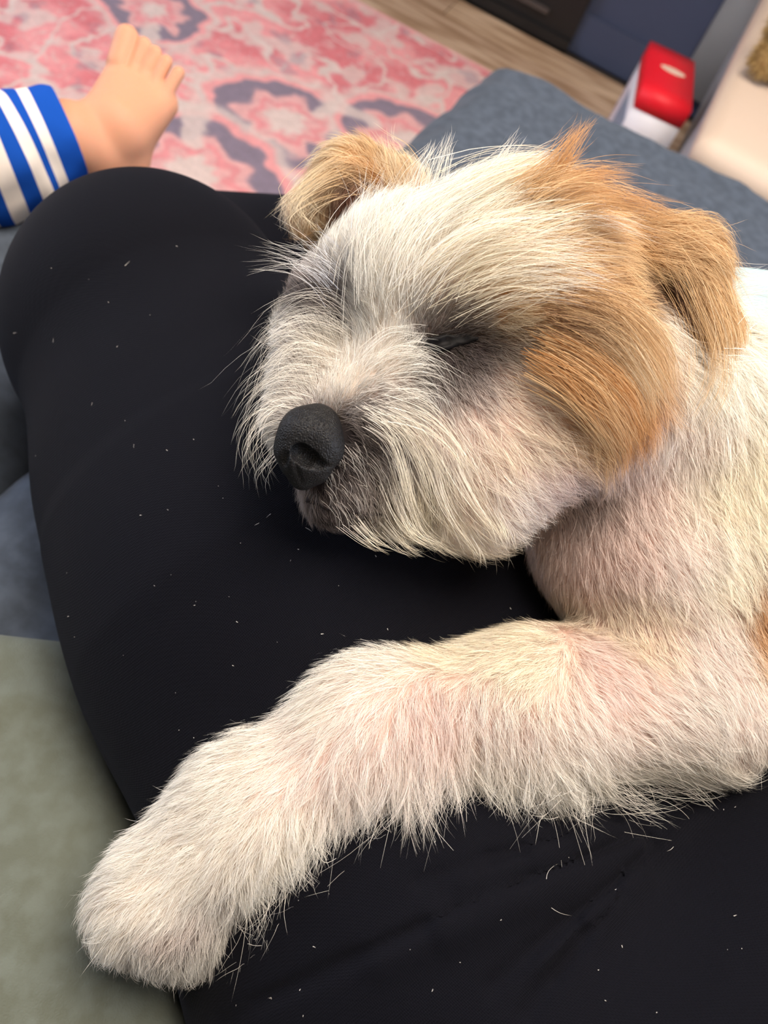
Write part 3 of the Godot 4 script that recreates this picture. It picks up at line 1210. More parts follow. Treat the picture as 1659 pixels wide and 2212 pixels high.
func dog_field() -> Field:
	var fl := Field.new()
	fl.soft = 0.022
	fl.bone(at(1120, 668, 0.405), at(1150, 700, 0.405), 0.057, 0.057)
	fl.bone(at(890, 600, 0.385), at(1060, 620, 0.395), 0.032, 0.048)
	fl.bone(at(722, 945, 0.374), at(890, 840, 0.385), 0.019, 0.033)
	fl.bone(at(634, 905, 0.386), at(702, 752, 0.405), 0.012, 0.024)
	fl.bone(at(725, 640, 0.415), at(815, 570, 0.412), 0.020, 0.022)
	fl.bone(at(730, 1075, 0.386), at(1000, 1025, 0.40), 0.015, 0.034)
	fl.bone(at(1080, 930, 0.402), at(1220, 870, 0.405), 0.043, 0.046)
	fl.bone(at(1200, 760, 0.42), at(1560, 960, 0.44), 0.052, 0.062)
	fl.bone(at(1400, 1150, 0.45), at(1640, 1150, 0.45), 0.064, 0.075)
	fl.bone(at(1460, 1240, 0.43), at(1540, 1500, 0.415), 0.048, 0.034)
	fl.bone(at(1510, 1505, 0.415), at(1150, 1525, 0.405), 0.034, 0.034)
	fl.bone(at(1150, 1530, 0.405), at(800, 1565, 0.40), 0.034, 0.033)
	fl.bone(at(800, 1565, 0.40), at(560, 1745, 0.395), 0.033, 0.031)
	fl.bone(at(560, 1735, 0.395), at(370, 1910, 0.39), 0.031, 0.029)
	fl.bone(at(290, 1970, 0.392), at(400, 2000, 0.392), 0.018, 0.020)
	fl.bone(at(1720, 1150, 0.50), at(2200, 950, 0.62), 0.085, 0.09)
	fl.carve(at(930, 742, 0.352), at(1010, 738, 0.352), 0.006)
	return fl


func build_dog() -> void:
	var root := thing("dog", "white and tan shaggy puppy asleep with its head on a black-clad thigh", "dog")
	palette = {
		"W": lin(243, 239, 229), "w": lin(236, 228, 217), "C": lin(246, 234, 206), "c": lin(236, 220, 188), "T": lin(228, 196, 152), "t": lin(206, 168, 122),
		"O": lin(204, 152, 98), "o": lin(176, 120, 66), "B": lin(126, 90, 62), "b": lin(84, 58, 42), "G": lin(176, 164, 158), "g": lin(116, 104, 100),
		"D": lin(74, 64, 62), "d": lin(48, 42, 42), "P": lin(238, 220, 212), "p": lin(226, 204, 194), "L": lin(232, 234, 244), "I": lin(150, 104, 88),
	}
	var fl := dog_field()
	fl.fill(at(829, 1106, 0.45) + Vector3(-0.32, -0.2, -0.34), at(829, 1106, 0.45) + Vector3(0.4, 0.22, 0.26), 0.004, 0.022)
	var net := fl.net()
	var cb := Combed.new()
	# forehead and crown
	comb(cb, fl, 800, 690, 0.0, -1, 13, 0.5, 5, "wW")
	comb(cb, fl, 830, 600, 0.05, -1, 20, 0.5, 7, "WW")
	comb(cb, fl, 870, 500, 0.35, -1, 26, 0.45, 9, "WW")
	comb(cb, fl, 930, 430, 0.6, -0.8, 30, 0.4, 8, "WW")
	comb(cb, fl, 1010, 400, 0.9, -0.5, 30, 0.38, 8, "CW")
	comb(cb, fl, 1130, 405, 1, -0.3, 30, 0.35, 8, "CO")
	comb(cb, fl, 1240, 430, 1, -0.1, 30, 0.35, 11, "TO")
	comb(cb, fl, 1340, 480, 1, 0.2, 30, 0.3, 11, "TT")
	comb(cb, fl, 940, 540, 0.7, -0.7, 26, 0.4, 9, "WW")
	comb(cb, fl, 1020, 490, 0.95, -0.5, 28, 0.35, 10, "CW")
	comb(cb, fl, 1120, 490, 1, -0.25, 28, 0.35, 10, "TC")
	comb(cb, fl, 1230, 530, 1, -0.1, 28, 0.35, 10, "tT")
	comb(cb, fl, 1340, 570, 1, 0.1, 17, 0.3, 5, "tT", 12)
	comb(cb, fl, 890, 610, 0.3, -1, 18, 0.45, 6, "wW", 12)
	comb(cb, fl, 960, 620, 0.8, -0.5, 18, 0.4, 6, "PC", 12)
	comb(cb, fl, 1060, 590, 1, -0.25, 24, 0.35, 8, "TC", 14)
	comb(cb, fl, 1160, 620, 1, -0.1, 24, 0.35, 8, "tT", 14)
	comb(cb, fl, 1280, 650, 1, 0.05, 18, 0.35, 6, "tT", 14)
	# round the eye
	comb(cb, fl, 940, 695, 0.4, -0.8, 6, 0.35, 2, "dD", 10)
	comb(cb, fl, 985, 712, 0.7, -0.4, 6, 0.25, 1.5, "dD", 6)
	comb(cb, fl, 925, 760, 0.1, 0.8, 6, 0.25, 1.5, "dD", 6)
	comb(cb, fl, 1000, 790, 0.6, 0.7, 8, 0.25, 1.5, "dg", 8)
	comb(cb, fl, 1010, 675, 0.8, -0.4, 8, 0.3, 2, "DG", 8)
	comb(cb, fl, 900, 725, -0.2, -0.6, 6, 0.3, 1.5, "dG", 5)
	comb(cb, fl, 960, 775, 0.4, 0.8, 6, 0.25, 1.5, "dD", 9)
	comb(cb, fl, 1050, 735, 1, 0.12, 8, 0.25, 1.5, "dD", 8)
	comb(cb, fl, 1050, 775, 0.9, 0.4, 9, 0.25, 2, "Dg", 8)
	comb(cb, fl, 1120, 735, 1, 0.06, 11, 0.25, 2, "Dg", 8)
	comb(cb, fl, 1100, 680, 1, -0.1, 13, 0.3, 3, "tC", 9)
	comb(cb, fl, 1200, 720, 1, 0.05, 18, 0.3, 5, "tT", 12)
	comb(cb, fl, 960, 830, 0.35, 0.9, 9, 0.25, 2, "DG", 9)
	comb(cb, fl, 1040, 840, 0.7, 0.7, 11, 0.25, 3, "gP", 10)
	comb(cb, fl, 1130, 820, 0.9, 0.4, 13, 0.25, 3, "pC", 12)
	comb(cb, fl, 1220, 820, 1, 0.4, 18, 0.3, 5, "tT", 14)
	# cheek
	comb(cb, fl, 960, 940, 0.45, 0.9, 22, 0.3, 5, "PW", 12)
	comb(cb, fl, 1060, 930, 0.65, 0.75, 22, 0.3, 5, "PC", 12)
	comb(cb, fl, 1160, 930, 0.8, 0.55, 22, 0.3, 6, "pC", 12)
	comb(cb, fl, 1250, 930, 0.7, 0.7, 24, 0.3, 7, "tT", 12)
	comb(cb, fl, 900, 1060, 0.4, 1, 26, 0.35, 6, "gC", 12)
	comb(cb, fl, 1000, 1090, 0.5, 1, 28, 0.35, 8, "PC", 12)
	comb(cb, fl, 1100, 1060, 0.65, 0.8, 24, 0.35, 8, "pW", 12)
	comb(cb, fl, 1190, 1020, 0.8, 0.6, 20, 0.3, 6, "pP", 12)
	comb(cb, fl, 1320, 700, 0.9, 0.5, 28, 0.35, 9, "tT", 14)
	comb(cb, fl, 1390, 610, 1, 0.3, 10, 0.25, 2, "bB", 8)
	comb(cb, fl, 1390, 790, 0.5, 0.9, 28, 0.35, 9, "tO", 12)
	comb(cb, fl, 1350, 880, 0.3, 1, 28, 0.3, 9, "oO", 12)
	comb(cb, fl, 1300, 790, 0.8, 0.6, 26, 0.35, 9, "tT", 12)
	# muzzle
	comb(cb, fl, 690, 885, 0.05, -1, 6, 0.35, 1.5, "dG", 7, 1)
	comb(cb, fl, 720, 830, 0.15, -1, 9, 0.4, 3, "wW", 9, 1)
	comb(cb, fl, 780, 800, 0.5, -0.6, 11, 0.4, 3, "wW", 9, 1)
	comb(cb, fl, 840, 860, 0.7, 0.3, 14, 0.35, 3, "GW", 9, 1)
	comb(cb, fl, 780, 900, 0.7, 0.15, 9, 0.3, 2, "dG", 8, 1)
	comb(cb, fl, 770, 960, 0.6, 0.5, 9, 0.3, 1.5, "dD", 9, 1)
	comb(cb, fl, 830, 985, 0.45, 0.8, 12, 0.3, 2, "dG", 9, 1)
	comb(cb, fl, 720, 1060, 0.25, 1, 8, 0.3, 1.5, "dg", 9, 1)
	comb(cb, fl, 790, 1060, 0.35, 1, 11, 0.3, 2, "DG", 9, 1)
	comb(cb, fl, 740, 1120, 0.3, 1, 7, 0.4, 1.5, "dg", 9, 1)
	comb(cb, fl, 850, 1130, 0.5, 1, 14, 0.35, 4, "gC", 10, 1)
	comb(cb, fl, 660, 830, -0.45, -0.7, 11, 0.45, 4, "GW", 9, 1)
	comb(cb, fl, 640, 880, -0.8, -0.2, 13, 0.45, 4, "GW", 9, 1)
	comb(cb, fl, 620, 950, -0.9, 0.25, 12, 0.5, 4, "GW", 9, 1)
	comb(cb, fl, 640, 1040, -0.5, 0.8, 9, 0.5, 3, "gG", 8, 1)
	comb(cb, fl, 720, 750, -0.4, -0.7, 16, 0.5, 5, "wW", 10, 1)
	comb(cb, fl, 770, 740, 0.0, -1, 13, 0.5, 4, "wW", 9, 1)
	comb(cb, fl, 850, 770, 0.5, -0.3, 14, 0.5, 4, "wW", 8, 1)
	comb(cb, fl, 750, 640, -0.15, -1, 11, 0.4, 4, "Dg", 10)
	comb(cb, fl, 710, 660, -0.5, -0.8, 11, 0.4, 4, "dG", 9)
	comb(cb, fl, 740, 560, -0.2, -1, 18, 0.5, 6, "wW", 9)
	comb(cb, fl, 760, 480, 0.1, -1, 22, 0.5, 7, "WW", 10)
	comb(cb, fl, 600, 800, -0.8, 0.0, 14, 0.45, 5, "GW", 9, 1)
	comb(cb, fl, 570, 870, -0.7, 0.5, 13, 0.45, 5, "GW", 9, 1)
	comb(cb, fl, 590, 960, -0.5, 0.8, 11, 0.45, 4, "gW", 8, 1)
	comb(cb, fl, 640, 720, -0.7, -0.3, 16, 0.45, 5, "GW", 9, 1)
	comb(cb, fl, 680, 660, -0.8, -0.4, 11, 0.4, 3, "dD", 9)
	comb(cb, fl, 740, 680, -0.4, -0.8, 10, 0.4, 3, "dg", 8)
	comb(cb, fl, 690, 600, -0.7, -0.7, 14, 0.45, 4, "DG", 8)
	# neck and chest
	comb(cb, fl, 1460, 760, 0.8, 0.6, 24, 0.3, 7, "wW", 14, 2)
	comb(cb, fl, 1560, 830, 0.4, 0.9, 22, 0.3, 6, "WW", 16, 2)
	comb(cb, fl, 1480, 950, 0.2, 1, 20, 0.3, 6, "pW", 16, 2)
	comb(cb, fl, 1380, 1010, 0.3, 1, 18, 0.3, 6, "pP", 14, 2)
	comb(cb, fl, 1600, 1050, 0.4, 1, 20, 0.3, 6, "WC", 20, 2)
	comb(cb, fl, 1260, 1080, 0.4, 0.9, 16, 0.35, 5, "gp", 12, 2)
	comb(cb, fl, 1200, 1190, 0.2, 1, 14, 0.4, 5, "pP", 14, 2)
	comb(cb, fl, 1330, 1180, 0.55, 0.85, 16, 0.3, 5, "pP", 16, 2)
	comb(cb, fl, 1480, 1180, 0.6, 0.8, 20, 0.25, 5, "PW", 18, 2)
	comb(cb, fl, 1570, 1230, 0.5, 0.9, 20, 0.25, 5, "WC", 12, 2)
	comb(cb, fl, 1240, 1320, -0.2, 0.9, 13, 0.35, 5, "pC", 12, 2)
	comb(cb, fl, 1665, 1380, 0.2, 1, 22, 0.3, 6, "oT", 13, 2)
	comb(cb, fl, 1700, 1300, 0.2, 1, 22, 0.3, 6, "oO", 14, 2)
	comb(cb, fl, 1645, 660, 1, 0.3, 30, 0.4, 8, "WW", 18, 2)
	# foreleg
	comb(cb, fl, 1380, 1330, 0.6, 0.8, 16, 0.25, 5, "pC", 16, 3)
	comb(cb, fl, 1530, 1400, 0.6, 0.8, 20, 0.25, 5, "PW", 14, 3)
	comb(cb, fl, 1620, 1530, 0.4, 0.9, 16, 0.35, 5, "PW", 14, 3)
	comb(cb, fl, 1300, 1450, 0.4, 0.9, 15, 0.35, 5, "pP", 14, 3)
	comb(cb, fl, 1150, 1420, -0.5, 0.5, 15, 0.35, 5, "wC", 14, 3)
	comb(cb, fl, 980, 1400, -0.9, 0.1, 15, 0.3, 5, "wC", 14, 3)
	comb(cb, fl, 820, 1430, -0.9, 0.4, 16, 0.3, 5, "wW", 14, 3)
	comb(cb, fl, 1420, 1560, 0.8, 0.6, 24, 0.3, 6, "PW", 16, 3)
	comb(cb, fl, 1420, 1660, 0.95, 0.4, 28, 0.4, 7, "wW", 14, 3)
	comb(cb, fl, 1250, 1580, 0.6, 0.8, 22, 0.35, 6, "PW", 14, 3)
	comb(cb, fl, 1220, 1660, 0.6, 0.9, 34, 0.65, 9, "wW", 14, 3)
	comb(cb, fl, 1080, 1560, 0.3, 1, 20, 0.35, 6, "pW", 14, 3)
	comb(cb, fl, 1050, 1670, 0.3, 1, 34, 0.7, 9, "wW", 14, 3)
	comb(cb, fl, 920, 1540, 0.0, 1, 18, 0.35, 6, "pP", 14, 3)
	comb(cb, fl, 900, 1660, 0.05, 1, 38, 0.75, 9, "PW", 14, 3)
	comb(cb, fl, 780, 1540, -0.5, 0.9, 18, 0.3, 5, "PW", 14, 3)
	comb(cb, fl, 700, 1520, -0.8, 0.6, 18, 0.35, 5, "wW", 12, 3)
	comb(cb, fl, 760, 1690, 0.05, 1, 30, 0.65, 8, "PW", 14, 3)
	comb(cb, fl, 620, 1660, -0.65, 0.75, 18, 0.3, 5, "PW", 14, 3)
	comb(cb, fl, 560, 1620, -0.9, 0.45, 18, 0.4, 5, "wW", 10, 3)
	comb(cb, fl, 660, 1790, 0.15, 1, 28, 0.65, 8, "wW", 12, 3)
	comb(cb, fl, 500, 1760, -0.7, 0.7, 18, 0.3, 5, "wW", 14, 3)
	comb(cb, fl, 430, 1740, -0.95, 0.3, 18, 0.4, 5, "wW", 10, 3)
	comb(cb, fl, 560, 1890, 0.2, 1, 26, 0.6, 7, "wW", 12, 3)
	comb(cb, fl, 390, 1880, -0.7, 0.7, 18, 0.3, 5, "wW", 14, 3)
	comb(cb, fl, 290, 1880, -0.9, 0.4, 16, 0.4, 5, "wW", 10, 3)
	comb(cb, fl, 460, 1960, -0.2, 1, 18, 0.4, 6, "GW", 10, 3)
	comb(cb, fl, 340, 1980, -0.5, 0.85, 17, 0.35, 5, "wW", 10, 3)
	comb(cb, fl, 250, 1990, -0.6, 0.8, 22, 0.4, 5, "wW", 10, 3)
	comb(cb, fl, 350, 2015, -0.5, 0.5, 8, 0.3, 2, "BP", 6, 3)
	comb(cb, fl, 425, 1985, -0.6, 0.5, 10, 0.3, 2, "GP", 6, 3)
	comb(cb, fl, 330, 2060, -0.1, 1, 14, 0.4, 5, "gW", 8, 3)
	comb(cb, fl, 430, 2050, 0.1, 1, 16, 0.4, 5, "gW", 8, 3)
	cb.bare = [[at(665, 965, 0.356), 0.0150], [at(690, 950, 0.360), 0.0135], [at(640, 990, 0.358), 0.013], [at(655, 1020, 0.362), 0.011]]
	var coat := combed_at(cb, net)
	var skin := PackedColorArray()
	for i in net[0].size():
		var k: Color = coat.root[i] * coat.root[i].lerp(palette["P"], 0.5)
		k.a = 1.0
		skin.append(k)
	var hide := mat(Color.WHITE, 0.8, 0.3)
	hide.vertex_color_use_as_albedo = true
	put("body", net_mesh(net, skin), hide, root)
	var furs := [Fur.new(), Fur.new(), Fur.new(), Fur.new()]
	var r := RandomNumberGenerator.new()
	r.seed = 77
	grow(fl, net, coat, furs, 150000.0, 13, 0.00016, 21)
	build_locks(fl, furs, r)
	var hair := mat(Color.WHITE, 0.55, 0.35)
	hair.vertex_color_use_as_albedo = true
	hair.backlight_enabled = true
	hair.backlight = Color(0.7, 0.7, 0.7)
	var names := ["head_fur", "muzzle_fur", "chest_fur", "leg_fur"]
	for k in 4:
		put(names[k], furs[k].mesh(), hair, root).set_meta("kind", "stuff")
	build_ears(root, hide, hair, r)
	build_nose(root)
	build_eye(root, fl)


func build_locks(fl: Field, furs: Array, r: RandomNumberGenerator) -> void:
	var h: Fur = furs[0]
	var m: Fur = furs[1]
	# tufts on the outline of the crown
	lock(fl, h, r, [[1120, 420, 8], [1190, 365, 12], [1235, 310, 14], [1275, 262, 14]], 150, 9, "tO")
	lock(fl, h, r, [[1150, 430, 8], [1200, 375, 10], [1225, 350, 12], [1262, 325, 12]], 60, 6, "tO")
	lock(fl, h, r, [[1000, 430, 8], [1060, 370, 12], [1090, 335, 13], [1118, 295, 14]], 45, 7, "WW")
	lock(fl, h, r, [[930, 430, 8], [945, 370, 12], [960, 325, 13], [972, 285, 14]], 45, 7, "WW")
	lock(fl, h, r, [[890, 420, 8], [905, 370, 12], [925, 335, 13], [935, 305, 14]], 40, 8, "WW")
	lock(fl, h, r, [[1150, 430, 8], [1220, 395, 12], [1290, 378, 13], [1375, 382, 12]], 190, 10, "TO")
	lock(fl, h, r, [[1200, 450, 8], [1290, 425, 12], [1380, 440, 13], [1470, 470, 12]], 180, 12, "TO")
	lock(fl, h, r, [[1000, 420, 8], [1070, 370, 11], [1150, 345, 12], [1220, 345, 11]], 120, 12, "CW")
	lock(fl, h, r, [[960, 470, 9], [1060, 410, 12], [1160, 370, 13], [1230, 360, 11]], 140, 16, "WC")
	# long strands that sweep over the forehead
	for q in [[[830, 640], [840, 540], [900, 450], [980, 390]], [[860, 600], [890, 510], [960, 440], [1050, 390]], [[900, 620], [960, 540], [1060, 480], [1180, 450]], [[930, 610], [1020, 540], [1130, 510], [1260, 500]], [[980, 610], [1080, 560], [1200, 550], [1330, 560]], [[1020, 640], [1120, 605], [1230, 605], [1335, 630]], [[790, 620], [785, 540], [800, 460], [840, 390]], [[1050, 520], [1180, 470], [1300, 470], [1420, 510]]]:
		var pts := []
		for i in 4:
			pts.append([q[i][0], q[i][1], [4, 9, 11, 9][i]])
		lock(fl, h, r, pts, 90, 16, "CW" if q[0][0] > 920 else "WW", 0.00018)
	# fringe of tan and orange locks hanging before the ear
	var upper := [[1190, 625], [1320, 655], [1410, 740], [1448, 845]]
	var lower := [[1160, 800], [1240, 850], [1300, 930], [1345, 1000]]
	for k in 34:
		var g := clampf((k + r.randf_range(-0.8, 0.8)) / 33.0, 0.0, 1.0)
		var pts := []
		var jx := r.randfn(0.0, 9.0)
		var sx := r.randf_range(-30.0, 50.0)
		for i in 4:
			pts.append([lerpf(upper[i][0], lower[i][0], g) + jx + (sx if i < 3 else sx * 0.5) + r.randfn(0.0, 6.0), lerpf(upper[i][1], lower[i][1], g) + r.randfn(0.0, 8.0), [4, 9, 11, 8][i] + r.randf_range(-2.0, 2.0)])
		var hue: String = ["tT", "BT", "tC", "tT", "Bt"][r.randi() % 5] if g < 0.55 else ["tO", "oO", "tT", "OT"][r.randi() % 4]
		lock(fl, h, r, pts, 46, 8, hue, 0.00017, 0.25)
	# curls that fall over the far side of the muzzle
	for q in [[[770, 690], [700, 640], [620, 650], [545, 700]], [[760, 720], [680, 670], [590, 700], [520, 790]], [[750, 735], [660, 700], [570, 740], [530, 830]], [[740, 760], [650, 730], [570, 790], [545, 870]], [[720, 790], [630, 780], [550, 830], [508, 910]], [[690, 830], [610, 820], [540, 870], [512, 950]], [[640, 870], [580, 870], [530, 930], [525, 1010]], [[610, 900], [570, 920], [540, 980], [560, 1040]], [[600, 960], [575, 990], [560, 1020], [575, 1060]], [[730, 780], [640, 750], [590, 790], [580, 850]], [[700, 810], [640, 800], [590, 850], [570, 930]]]:
		var pts := []
		for i in 4:
			pts.append([q[i][0], q[i][1], [3, 9, 8, 2][i]])
		lock(fl, m, r, pts, 20, 8, "wW", 0.00016, 0.9)
	# the far brow, pale and spiky
	for q in [[[730, 640], [680, 590], [610, 570], [530, 580]], [[720, 610], [660, 570], [620, 555], [560, 540]], [[740, 600], [690, 550], [650, 535], [600, 530]], [[740, 560], [715, 530], [700, 510], [680, 480]], [[790, 530], [785, 470], [790, 430], [795, 395]], [[800, 520], [805, 460], [820, 410], [835, 370]]]:
		var pts := []
		for i in 4:
			pts.append([q[i][0], q[i][1], [3, 8, 9, 6][i]])
		lock(fl, h, r, pts, 20, 9, "LW", 0.00016, 0.9)
	# long cream strands on the near cheek
	for q in [[[790, 900], [850, 950], [880, 1060], [890, 1130]], [[800, 890], [870, 930], [920, 1020], [940, 1120]], [[810, 880], [890, 920], [950, 1000], [980, 1090]], [[830, 870], [920, 900], [990, 970], [1040, 1060]], [[860, 1000], [880, 1080], [920, 1150], [980, 1190]], [[930, 1000], [960, 1090], [1000, 1150], [1040, 1195]], [[980, 990], [1020, 1070], [1060, 1130], [1090, 1160]], [[850, 1060], [870, 1120], [900, 1160], [950, 1185]], [[900, 1120], [930, 1160], [960, 1187], [1000, 1207]], [[980, 1120], [1010, 1160], [1030, 1190], [1040, 1216]], [[1050, 1090], [1075, 1130], [1087, 1160], [1097, 1180]], [[830, 1130], [855, 1160], [880, 1182], [915, 1195]], [[760, 1130], [785, 1155], [810, 1175], [845, 1190]]]:
		var pts := []
		for i in 4:
			pts.append([q[i][0], q[i][1], [3, 8, 9, 6][i]])
		lock(fl, m, r, pts, 36, 7, "wC", 0.00018)
	# sparse pale hairs over the dark lip
	for k in 40:
		var x := r.randf_range(690, 860)
		var y := r.randf_range(950, 1090)
		var l := r.randf_range(35, 75)
		lock(fl, m, r, [[x, y, 1], [x + l * 0.35, y + l * 0.45, 3], [x + l * 0.5, y + l, 2]], 5, 5, "GW", 0.00014, 0.8)
	# pale hairs from the bridge across the inner corner of the eye
	for q in [[[800, 800], [860, 760], [920, 765], [970, 800]], [[810, 820], [880, 790], [940, 800], [980, 840]], [[800, 780], [850, 730], [890, 720], [925, 725]], [[820, 840], [890, 830], [940, 850], [970, 900]]]:
		var pts := []
		for i in 4:
			pts.append([q[i][0], q[i][1], [2, 5, 6, 5][i]])
		lock(fl, m, r, pts, 30, 9, "wW", 0.00018, 0.8)
	# feathering under the foreleg
	var lg: Fur = furs[3]
	for q in [[[900, 1640], [893, 1700], [885, 1750], [882, 1800]], [[925, 1650], [930, 1700], [938, 1740], [948, 1775]], [[870, 1650], [862, 1700], [858, 1740], [850, 1775]], [[1000, 1660], [985, 1700], [975, 1735], [965, 1760]], [[1060, 1660], [1045, 1700], [1030, 1735], [1020, 1765]], [[1150, 1680], [1145, 1710], [1140, 1740], [1130, 1770]], [[1230, 1680], [1240, 1715], [1258, 1745], [1285, 1780]], [[1320, 1690], [1360, 1720], [1410, 1745], [1470, 1760]], [[1420, 1680], [1470, 1700], [1520, 1710], [1560, 1705]], [[760, 1720], [748, 1765], [740, 1805], [735, 1850]], [[800, 1700], [795, 1740], [785, 1780], [775, 1815]], [[690, 1800], [672, 1845], [662, 1885], [650, 1930]], [[640, 1850], [622, 1890], [610, 1925], [600, 1960]], [[560, 1930], [562, 1965], [562, 2000], [556, 2040]], [[500, 1990], [498, 2020], [492, 2045], [484, 2075]]]:
		var pts := []
		for i in 4:
			pts.append([q[i][0], q[i][1], [3, 6, 5, 2][i]])
		lock(fl, lg, r, pts, 70, 17, "wW", 0.00016, 0.9)
	# white ruff behind the ear
	var ch: Fur = furs[2]
	for q in [[[1520, 700], [1570, 660], [1620, 650], [1680, 660]], [[1530, 720], [1580, 690], [1630, 690], [1690, 720]], [[1530, 650], [1580, 620], [1630, 610], [1690, 600]], [[1540, 780], [1600, 780], [1640, 800], [1680, 850]]]:
		var pts := []
		for i in 4:
			pts.append([q[i][0], q[i][1], [2, 4, 5, 4][i]])
		lock(fl, ch, r, pts, 50, 12, "WW", 0.0002, 0.8)


func build_ears(root: Node3D, hide: Material, hair: Material, r: RandomNumberGenerator) -> void:
	for k in 2:
		var fl := Field.new()
		fl.soft = 0.016
		var cb := Combed.new()
		var axis := -cam_f
		if k == 0:   # near ear: folds over and hangs
			fl.bone(at(1350, 535, 0.385), at(1468, 562, 0.378), 0.014, 0.0145, axis, 0.5)
			fl.bone(at(1468, 562, 0.378), at(1502, 708, 0.38), 0.0145, 0.0150, axis, 0.5)
			fl.bone(at(1502, 708, 0.38), at(1478, 875, 0.395), 0.0150, 0.0105, axis, 0.5)
			fl.bone(at(1390, 640, 0.412), at(1470, 770, 0.405), 0.016, 0.012, axis, 0.4)
			fl.fill(at(1440, 690, 0.39) - Vector3(0.07, 0.07, 0.07), at(1440, 690, 0.39) + Vector3(0.07, 0.07, 0.07), 0.003, 0.02)
			cb.bare.append([fl.nearest(EYE, (at(1432, 640, 1.0) - EYE).normalized(), 0.25, 0.6), 0.0155])
			comb(cb, fl, 1320, 500, 1, 0.1, 30, 0.3, 6, "tT", 10)
			comb(cb, fl, 1400, 520, 1, 0.25, 32, 0.3, 6, "tT", 10)
			comb(cb, fl, 1470, 540, 0.9, 0.5, 32, 0.3, 6, "tT", 10)
			comb(cb, fl, 1530, 610, 0.5, 0.9, 30, 0.3, 5, "tT", 10)
			comb(cb, fl, 1560, 720, 0.05, 1, 28, 0.3, 5, "tT", 10)
			comb(cb, fl, 1520, 830, -0.25, 1, 30, 0.3, 5, "tp", 10)
			comb(cb, fl, 1490, 760, -0.05, 1, 26, 0.3, 5, "tT", 9)
			comb(cb, fl, 1485, 890, -0.3, 1, 26, 0.3, 4, "tP", 9)
			comb(cb, fl, 1390, 600, 0.9, 0.3, 8, 0.3, 2, "bB", 7)
			comb(cb, fl, 1440, 645, 0.8, 0.6, 8, 0.3, 2, "bb", 9)
			comb(cb, fl, 1465, 700, 0.4, 1, 14, 0.3, 3, "BB", 8)
			comb(cb, fl, 1430, 740, 0.5, 1, 26, 0.35, 5, "Bt", 9)
		else:        # far ear: tipped over towards the knee
			fl.bone(at(860, 415, 0.435), at(760, 385, 0.43), 0.015, 0.015, axis, 0.5)
			fl.bone(at(760, 385, 0.43), at(665, 450, 0.44), 0.014, 0.011, axis, 0.5)
			fl.bone(at(800, 450, 0.448), at(690, 485, 0.453), 0.015, 0.011, axis, 0.4)
			fl.fill(at(760, 420, 0.44) - Vector3(0.06, 0.06, 0.06), at(760, 420, 0.44) + Vector3(0.06, 0.06, 0.06), 0.003, 0.02)
			cb.bare.append([fl.nearest(EYE, (at(745, 462, 1.0) - EYE).normalized(), 0.25, 0.6), 0.014])
			comb(cb, fl, 870, 370, -0.3, -1, 20, 0.4, 5, "tC", 8)
			comb(cb, fl, 810, 340, -0.5, -0.7, 22, 0.4, 5, "tT", 8)
			comb(cb, fl, 760, 340, -0.9, 0.0, 24, 0.3, 5, "TC", 8)
			comb(cb, fl, 700, 380, -0.8, 0.6, 24, 0.3, 4, "tC", 8)
			comb(cb, fl, 650, 440, -0.5, 0.9, 18, 0.4, 4, "tw", 8)
			comb(cb, fl, 735, 450, -0.5, 0.6, 8, 0.25, 2, "bI", 9)
			comb(cb, fl, 790, 455, -0.2, 0.6, 8, 0.25, 2, "bI", 9)
			comb(cb, fl, 700, 490, 0.1, 1, 16, 0.3, 4, "BT", 8)
			comb(cb, fl, 660, 480, -0.1, 1, 16, 0.3, 4, "tT", 8)
		var net := fl.net()
		var coat := combed_at(cb, net)
		for i in coat.part.size():
			coat.part[i] = 0
		var skin := PackedColorArray()
		for i in net[0].size():
			var q: Color = coat.root[i] * coat.root[i].lerp(palette["P"], 0.3)
			q.a = 1.0
			skin.append(q)
		var ear := put("ear", net_mesh(net, skin), hide, root)
		var fur := Fur.new()
		grow(fl, net, coat, [fur], 190000.0, 12, 0.00016, 31 + k, 0.003)
		if k == 0:
			for q in [[[1290, 500], [1400, 500], [1500, 570], [1550, 700]], [[1320, 520], [1420, 530], [1500, 620], [1530, 780]], [[1300, 470], [1420, 480], [1530, 560], [1590, 680]], [[1350, 540], [1440, 560], [1500, 670], [1500, 830]], [[1400, 500], [1500, 540], [1560, 650], [1560, 820]], [[1380, 480], [1480, 500], [1560, 560], [1615, 610]], [[1450, 560], [1520, 660], [1550, 790], [1490, 930]], [[1480, 600], [1540, 720], [1545, 830], [1470, 940]], [[1440, 640], [1480, 720], [1480, 820], [1450, 920]], [[1350, 640], [1430, 700], [1465, 780], [1450, 880]]]:
				var pts := []
				for i in 4:
					pts.append([q[i][0], q[i][1], [2, 6, 7, 4][i]])
				for part in 4:
					var moved := []
					var jx := r.randfn(0.0, 11.0)
					var jy := r.randfn(0.0, 11.0)
					for w in pts:
						moved.append([w[0] + jx + r.randfn(0.0, 5.0), w[1] + jy + r.randfn(0.0, 5.0), w[2] + r.randf_range(-1.5, 2.0)])
					lock(fl, fur, r, moved, 26, 8, ["tT", "tC", "BT", "tT"][part], 0.00017, 0.3)
		else:
			for q in [[[850, 400], [830, 350], [810, 320], [785, 295]], [[870, 390], [850, 340], [835, 320], [825, 300]], [[840, 390], [770, 340], [690, 370], [625, 450]], [[820, 400], [740, 360], [670, 400], [600, 465]], [[800, 420], [720, 400], [660, 450], [640, 490]], [[760, 370], [690, 400], [640, 450], [690, 510]]]:
				var pts := []
				for i in 4:
					pts.append([q[i][0], q[i][1], [2, 5, 5, 3][i]])
				lock(fl, fur, r, pts, 60, 11, "tC", 0.00022, 0.6)
		put("ear_fur", fur.mesh(), hair, ear).set_meta("kind", "stuff")


